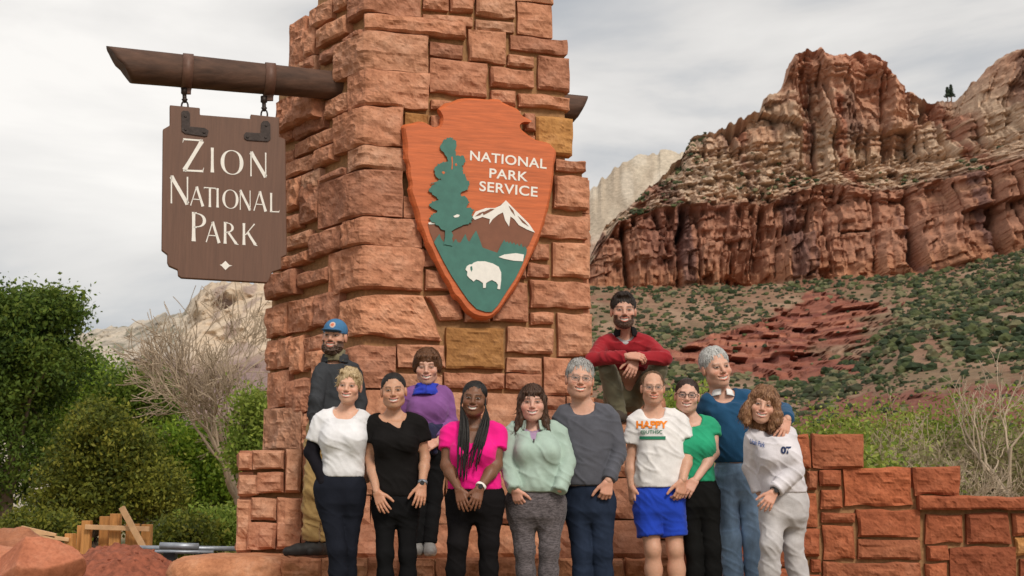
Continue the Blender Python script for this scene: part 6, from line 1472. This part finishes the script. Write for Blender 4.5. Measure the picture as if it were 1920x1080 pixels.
grey = dict(name='grey', Y=9.2, seed=7, label='grey-haired person with spectacles in a slate long-sleeve shirt and dark jeans', head=(1087, 711, 73, 2, 0, 4), neck=(1093, 757), skin=(.54, .30, .215), hairc=(.30, .29, .28), hairc2=(.55, .54, .53), hair='shortm', hairn=.006, glasses=((.10, .10, .10), .0014), jaw=1.06, browk=.4,
    rows=[(782, 1053, 1140, .11), (797, 1046, 1150, .125), (840, 1052, 1146, .14), (880, 1054, 1144, .145), (912, 1056, 1146, .14)], hem=911, shL=(1054, 776), shR=(1142, 774), armL=dict(pts=[(1051, 784, 0), (1044, 850, .06), (1056, 912, .06)]), armR=dict(pts=[(1146, 783, 0), (1160, 850, -.04), (1141, 901, -.15)], hand=hnd((1134, 938, -.16), (.2, -1, 0), (-1, -.2, .2), (.7, .9, .6), .06)),
    sleeve='long', slen=.98, sr=.066, cuff=.043, clav=.06, topname='long_sleeve_shirt', topmat=cm('slate_jersey', (.085, .088, .108)), neckline=dict(r=.016), fold=.009,
    hips=[(1082, 945), (1128, 945)], knees=[(1092, 1035, 0), (1128, 1035, 0)], ankles=[(1095, 1150, 0), (1135, 1150, 0)], prows=[(895, 1060, 1148, .13), (925, 1060, 1150, .13), (960, 1062, 1150, .12)], legr=(.092, .078, .075), pantmat=cm('dark_denim', (.016, .024, .045), fade=.4), pantname='jeans')
red = dict(name='red', jaw=0.97, nose=1.25, Y=10.45, seed=8, label='dark-haired bearded person in a red jacket sitting on the block beside the pillar', head=(1169, 583, 66, 0, 2, 0), neck=(1172, 622), skin=(.50, .275, .20), hairc=(.022, .013, .009), beard=(.045, .025, .017), beardt=.006, hair='dark', headdy=-.12,
    rows=[(645, 1133, 1212, .10, -.05), (660, 1128, 1220, .115, -.02), (690, 1132, 1216, .12, .10), (720, 1135, 1214, .125, .25), (745, 1135, 1214, .13, .32)], hem=694, shL=(1132, 641, -.06), shR=(1214, 641, -.06), armL=dict(pts=[(1129, 646, -.06), (1113, 674, -.24), (1176, 668, -.40)], hand=hnd((1206, 668, -.42), (0, -.7, .7), (0, -.5, 1), (.5, .7, .5), .06)), armR=dict(pts=[(1217, 646, -.06), (1246, 672, -.24), (1192, 672, -.36)], hand=hnd((1184, 696, -.40), (.3, -1, .2), (-1, -.2, 0), (.3, .4, .3))),
    sleeve='long', slen=.95, sr=.066, cuff=.045, clav=.055, under=cm('grey_marl', (.42, .41, .42)), topname='jacket', topmat=cm('red_jacket', (.30, .014, .022), bs=.4), neckline=dict(r=.024, v=(1173, 652, -.20), w=.040), fold=.010,
    hips=[(1155, 738, .30), (1198, 738, .30)], knees=[(1140, 696, -.20), (1234, 692, -.16)], ankles=[(1162, 780, -.12), (1218, 780, -.05)], prows=[(725, 1138, 1212, .13, .30), (742, 1136, 1214, .14, .30), (752, 1138, 1210, .13, .30)], legr=(.088, .072, .062), pantmat=cm('olive_canvas', (.15, .135, .085)), pfold=.009, footz=float(zr), shoec=(.06, .045, .035))
happy = dict(name='happy', Y=9.42, seed=9, label='person with thinning hair and spectacles in a printed white T-shirt and bright blue shorts', head=(1224, 727, 62, 0, 2, 0), neck=(1225, 767), skin=(.53, .30, .21), hairc=(.11, .06, .03), hair='thin', smile=.35, glasses=((.16, .13, .10), .0013), browk=.5, jaw=1.03,
    rows=[(788, 1195, 1270, .10), (803, 1188, 1280, .115), (845, 1193, 1284, .125), (880, 1190, 1286, .13), (914, 1189, 1288, .13)], hem=914, shL=(1195, 783), shR=(1270, 780), armL=dict(pts=[(1192, 790, 0), (1182, 866, .02), (1184, 912, -.02)], hand=hnd((1187, 950, -.04), (-1, -.5, 0), (.2, -1, 0), (.4, .6, .5), .05)), armR=dict(pts=[(1274, 788, 0), (1290, 852, -.02), (1280, 900, -.13)], hand=hnd((1273, 940, -.15), (.6, -1, 0), (-1, -.3, 0), (.5, .7, .5), .05)),
    sleeve='short', slen=.56, sr=.072, clav=.052, ar=.045, topname='t_shirt', topmat=cm('white_printed_cotton', (.76, .74, .74)), neckline=dict(r=.018), fold=.010, barelegs=True,
    hips=[(1212, 942), (1258, 942)], knees=[(1224, 1030, -.02), (1266, 1030, 0)], ankles=[(1230, 1148, 0), (1276, 1148, 0)], prows=[(898, 1190, 1282, .125), (930, 1188, 1282, .13), (960, 1190, 1280, .12)], legr=(.090, .07, .07), shorts=1005, shortr=.094, pantmat=cm('royal_blue_cotton', (.014, .055, .47)), pantname='shorts', pfold=.008, shoec=(.3, .3, .3))
green = dict(name='green', jaw=1.04, nose=0.9, Y=9.50, seed=10, f=True, label='person with dark tied hair and dark-rimmed spectacles in a bright green top', head=(1288, 742, 64, -6, 1, 4), neck=(1297, 782), skin=(.57, .34, .26), hairc=(.030, .016, .012), hair='sleek', hairn=.0008, glasses=((.020, .014, .014), .0024), lip=(.5, .2, .18),
    rows=[(800, 1270, 1334, .09), (812, 1262, 1342, .105), (845, 1266, 1338, .115), (875, 1262, 1338, .11), (904, 1260, 1342, .115)], hem=903, busty=840, bustw=.06, bust=.012, shL=(1266, 798), shR=(1334, 794), armL=dict(pts=[(1262, 802, 0), (1256, 860, .02), (1276, 910, -.05)]), armR=dict(pts=[(1336, 800, 0), (1339, 850, -.06), (1304, 900, -.19)], hand=hnd((1286, 924, -.21), (0, -1, .3), (-.3, 0, 1), (.3, .4, .3))),
    sleeve='short', slen=.34, sr=.062, clav=.046, topname='top', topmat=cm('emerald_jersey', (.022, .33, .17)), neckline=dict(r=.020, v=(1300, 806, -.12), w=.04), fold=.007,
    hips=[(1288, 930), (1326, 930)], knees=[(1302, 1030, 0), (1334, 1030, 0)], ankles=[(1308, 1145, 0), (1342, 1145, 0)], prows=[(890, 1264, 1342, .11), (920, 1262, 1346, .12), (950, 1266, 1346, .11)], legr=(.085, .068, .06), pantmat=cm('black_slacks', (.009, .009, .009)))
blue = dict(name='blue', jaw=1.0, nose=1.25, Y=9.68, seed=11, label='tall white-haired person in a navy blue pullover and faded jeans, arm around the neighbour', head=(1343, 689, 74, 14, 2, -10), neck=(1354, 735), skin=(.55, .31, .225), hairc=(.42, .42, .41), hairc2=(.70, .70, .69), hair='shortm', hairn=.005, browk=.35,
    rows=[(758, 1326, 1404, .11), (772, 1318, 1412, .125), (810, 1330, 1418, .14), (845, 1338, 1420, .14), (870, 1340, 1422, .135)], hem=868, shL=(1326, 752), shR=(1405, 744), armL=dict(pts=[(1322, 762, .02), (1318, 825, .10), (1326, 880, .12)]), armR=dict(pts=[(1410, 752, .0), (1470, 770, -.26), (1476, 786, -.58)], hand=hnd((1458, 838, -.68), (.3, -1, .3), (-1, -.2, 0), (.2, .3, .25), .1)),
    sleeve='long', slen=.95, sr=.066, cuff=.047, clav=.062, topname='pullover', topmat=cm('navy_blue_pullover', (.014, .070, .155)), neckline=dict(r=.016, v=(1362, 764, -.14), w=.035), fold=.009,
    hips=[(1358, 905), (1404, 905)], knees=[(1368, 1010, -.02), (1412, 1010, 0)], ankles=[(1382, 1145, 0), (1424, 1145, 0)], prows=[(855, 1342, 1422, .125), (885, 1341, 1424, .13), (920, 1342, 1424, .12)], legr=(.096, .082, .078), pantmat=cm('faded_denim', (.19, .285, .42), fade=.5), pantname='jeans', pfold=.011)
lady = dict(name='lady', jaw=0.98, nose=1.0, Y=9.18, seed=12, f=True, label='person with wavy auburn hair in a white sweatsuit leaning forward beside the tall neighbour', head=(1431, 759, 68, -10, 3, 12), neck=(1441, 800), skin=(.58, .33, .24), hairc=(.19, .085, .042), hairc2=(.50, .31, .17), hair='wavy', hairn=.005, lip=(.5, .18, .16), headdy=-.10,
    rows=[(822, 1414, 1484, .10, -.05), (836, 1408, 1494, .12, -.04), (870, 1416, 1500, .13), (900, 1424, 1508, .13), (928, 1430, 1512, .13)], hem=924, busty=858, bustw=.06, bust=.015, shL=(1418, 812, -.05), shR=(1482, 812, -.03), armL=dict(pts=[(1414, 820, -.04), (1410, 880, .06), (1424, 925, .05)]), armR=dict(pts=[(1475, 822, -.07), (1489, 882, -.11), (1452, 922, -.17)], hand=hnd((1430, 958, -.20), (.1, -1, .3), (-.6, -.2, .6), (.3, .4, .35), .16)),
    sleeve='long', slen=.94, sr=.076, cuff=.046, clav=.052, topname='sweatshirt', topmat=cm('white_fleece', (.66, .63, .67), bs=.4), neckline=dict(r=.014), fold=.010,
    hips=[(1450, 945, 0), (1490, 945, .05)], knees=[(1446, 1020, -.08), (1486, 1020, .05)], ankles=[(1440, 1150, 0), (1512, 1150, .1)], prows=[(908, 1430, 1510, .125), (940, 1428, 1514, .135), (970, 1432, 1512, .12)], legr=(.092, .075, .078), pantmat=cm('pale_grey_fleece', (.50, .48, .49), bs=.4), pantname='sweatpants', pfold=.010)
if 1:
    X = {}
    for P in (capman, whitetee, blacktee, purple, pink, mint, grey, red, happy, green, blue, lady): X[P['name']] = person(P)
def details():
    # baseball cap
    c = X['capman']; L, s = c['L'], c['s']; H = c['H']; g = Grid(H[0]-.16, H[0]+.19, .0045)
    g.ell(L((0, -.018, .045)), c['R'], np.array([.085, .103, .085])*s, 0); g.ell(L((0, -.018, -.062)), c['R'], np.array([.2, .2, .088])*s, .006*s, '-')
    g.ell(L((0, .085, .034)), c['R'], np.array([.072, .062, .012])*s, .006*s)
    V, F = g.mesh(); lc = ((V-H[0])/s)@c['R'].T
    col = np.tile([.055, .17, .33], (len(V), 1)); em = (lc[:, 0]**2+(lc[:, 2]-.075)**2 < .021**2) & (lc[:, 1] > .03); col[em] = (.62, .45, .36); em2 = (lc[:, 0]**2+(lc[:, 2]-.075)**2 < .012**2) & (lc[:, 1] > .03); col[em2] = (.60, .17, .10)
    col[(lc[:, 1] > .085)] = (.035, .10, .20)
    c['child']('baseball_cap', V, F, attr_mat('cap_cotton', .85, 60, .1, .2, .003), c['body'], col)
    ring_part(c, 'neck_gaiter', cm('olive_gaiter', (.19, .165, .10)), -.035, .055, .085, .068, .010, cy=-.005, tilt=.1)
    ring_part(c, 'jacket_collar', capman['topmat'], -.04, .025, .105, .092, .004, cy=.01, open_front=.9)
    c = X['purple']; ring_part(c, 'neck_scarf', cm('royal_blue_scarf', (.025, .045, .42)), -.075, .016, .108, .074, .016, cy=-.016, tilt=.1)
    # jacket tied around the waist
    W = c['W']; V = []; n = 40
    g = Grid(np.array(W((760, 840)))-.2, np.array(W((845, 790)))+.2, .0085); z0, z1 = W((0, 822))[2], W((0, 797))[2]; cx = W((803, 810))[0]; cyy = purple['Y']
    g.tube([(z0, cx, cyy, .155, .125), ((z0+z1)/2, cx, cyy, .158, .130), (z1, cx, cyy, .145, .118)], 0); g.cap((cx+.03, cyy-.13, z1-.03), (cx+.05, cyy-.13, z0-.10), .03, .022, .02)
    V, F = g.mesh(); c['child']('tied_waist_layer', c['folds'](V, F, .012, 44), F, cm('dark_indigo', (.022, .022, .060)))
    # braids
    c = X['pink']; W, L = c['W'], c['L']; rg = random.Random(2); mb = MB()
    for side, x0, x1, yend in ((-1, 872, 866, 892), (1, 908, 890, 872)):
        for k in range(13):
            f = (k-6)/6.; a = L((side*(.066+.008*rg.random()), -.02+.03*rg.random(), .03-.05*rg.random())); m1 = W((x0+side*2+f*7, 790, -.10-.02*rg.random())); m2 = W(((x0+x1)/2+f*10, 830, -.15-.015*rg.random())); e = W((x1+f*10+rg.uniform(-3, 3), yend+rg.uniform(-22, 14), -.168-.012*rg.random()))
            b1 = L((side*(.082), .02, -.05)); P4 = [a, b1, m1, m2, e]; pts = []; rad = []
            for i in range(4):
                for j in range(6):
                    t = j/6; p0, p1, p2, p3 = P4[max(i-1, 0)], P4[i], P4[i+1], P4[min(i+2, 4)]; pts.append(.5*((2*p1)+(-p0+p2)*t+(2*p0-5*p1+4*p2-p3)*t*t+(-p0+3*p1-3*p2+p3)*t**3)); rad.append((.0068 if (i*6+j) % 2 else .0052)*(1-.35*(i*6+j)/24))
            mb.tube(pts+[e], rad+[.002], 6)
    o = mb.build('braids', hair_mat(pink['hairc']), None, True); setp_keep(o, c['body']); o['kind'] = 'stuff'
    wrist_band(c, 'armR', pink, M['white'], r=.030); wrist_band(X['blacktee'], 'armR', blacktee, M['steel'], r=.027)
    for sgn in (-1, 1):
        ce = L((sgn*.086, -.004, -.046)); pts = [ce+np.array([.002*sgn, math.sin(k*math.pi/8)*.008, math.cos(k*math.pi/8)*.011]) for k in range(17)]; o = MB().tube(pts, .0018, 5, False).build('earring', M['wood_pale'], None, True); setp_keep(o, c['body'])
    # mint collar and zip, lilac undershirt
    c = X['mint']; ring_part(c, 'collar', mint['topmat'], -.035, .030, .098, .082, .003, cy=-.002, open_front=1.1, tilt=.15)
    o = MB().box(c['W']((1001, 826, -.155)), (.008, .006, .022), bev=.001).build('zip_pull', M['iron'], None); setp_keep(o, c['body'])
    # red jacket: black inner collar, grey T-shirt
    c = X['red']; ring_part(c, 'jacket_collar', cm('black_fleece', (.012, .011, .012)), -.05, .030, .104, .078, .004, cy=-.015, open_front=1.0, tilt=.2)
    c = X['blue']; ring_part(c, 'shirt_collar', cm('white_collar_cotton', (.74, .73, .72)), -.030, .016, .086, .070, .002, cy=-.004, open_front=.5, tilt=.2)
    # printed shirts
    ink = lambda n, col: plain_mat(n, col, .8, .05, 20, 0)
    c = X['happy']; og = ink('orange_ink', (.80, .23, .015)); gn = ink('green_ink', (.02, .20, .11))
    print_text(c, 'HAPPY', 1193, 1252, 803, 14, og, bold=.045); print_text(c, '@UTHSC', 1201, 1242, 815, 9, gn, bold=.008)
    print_text(c, block_mesh(10), 1199, 1248, 824, 6, gn, 'printed_bar'); print_text(c, block_mesh(4), 1216, 1229, 823, 4, ink('yellow_ink', (.65, .40, .03)), 'printed_patch', lift=.005)
    c = X['lady']; nv = ink('navy_ink', (.02, .035, .10)); bl = ink('blue_ink', (.06, .12, .35))
    print_text(c, 'Utah Park', 1406, 1434, 832, 10, bl, bold=.01, shear=.25, slope=.28); print_text(c, '07', 1464, 1484, 851, 14, nv, bold=.05)
    wrist_band(X['lady'], 'armR', lady, M['dark'], r=.033)
details()
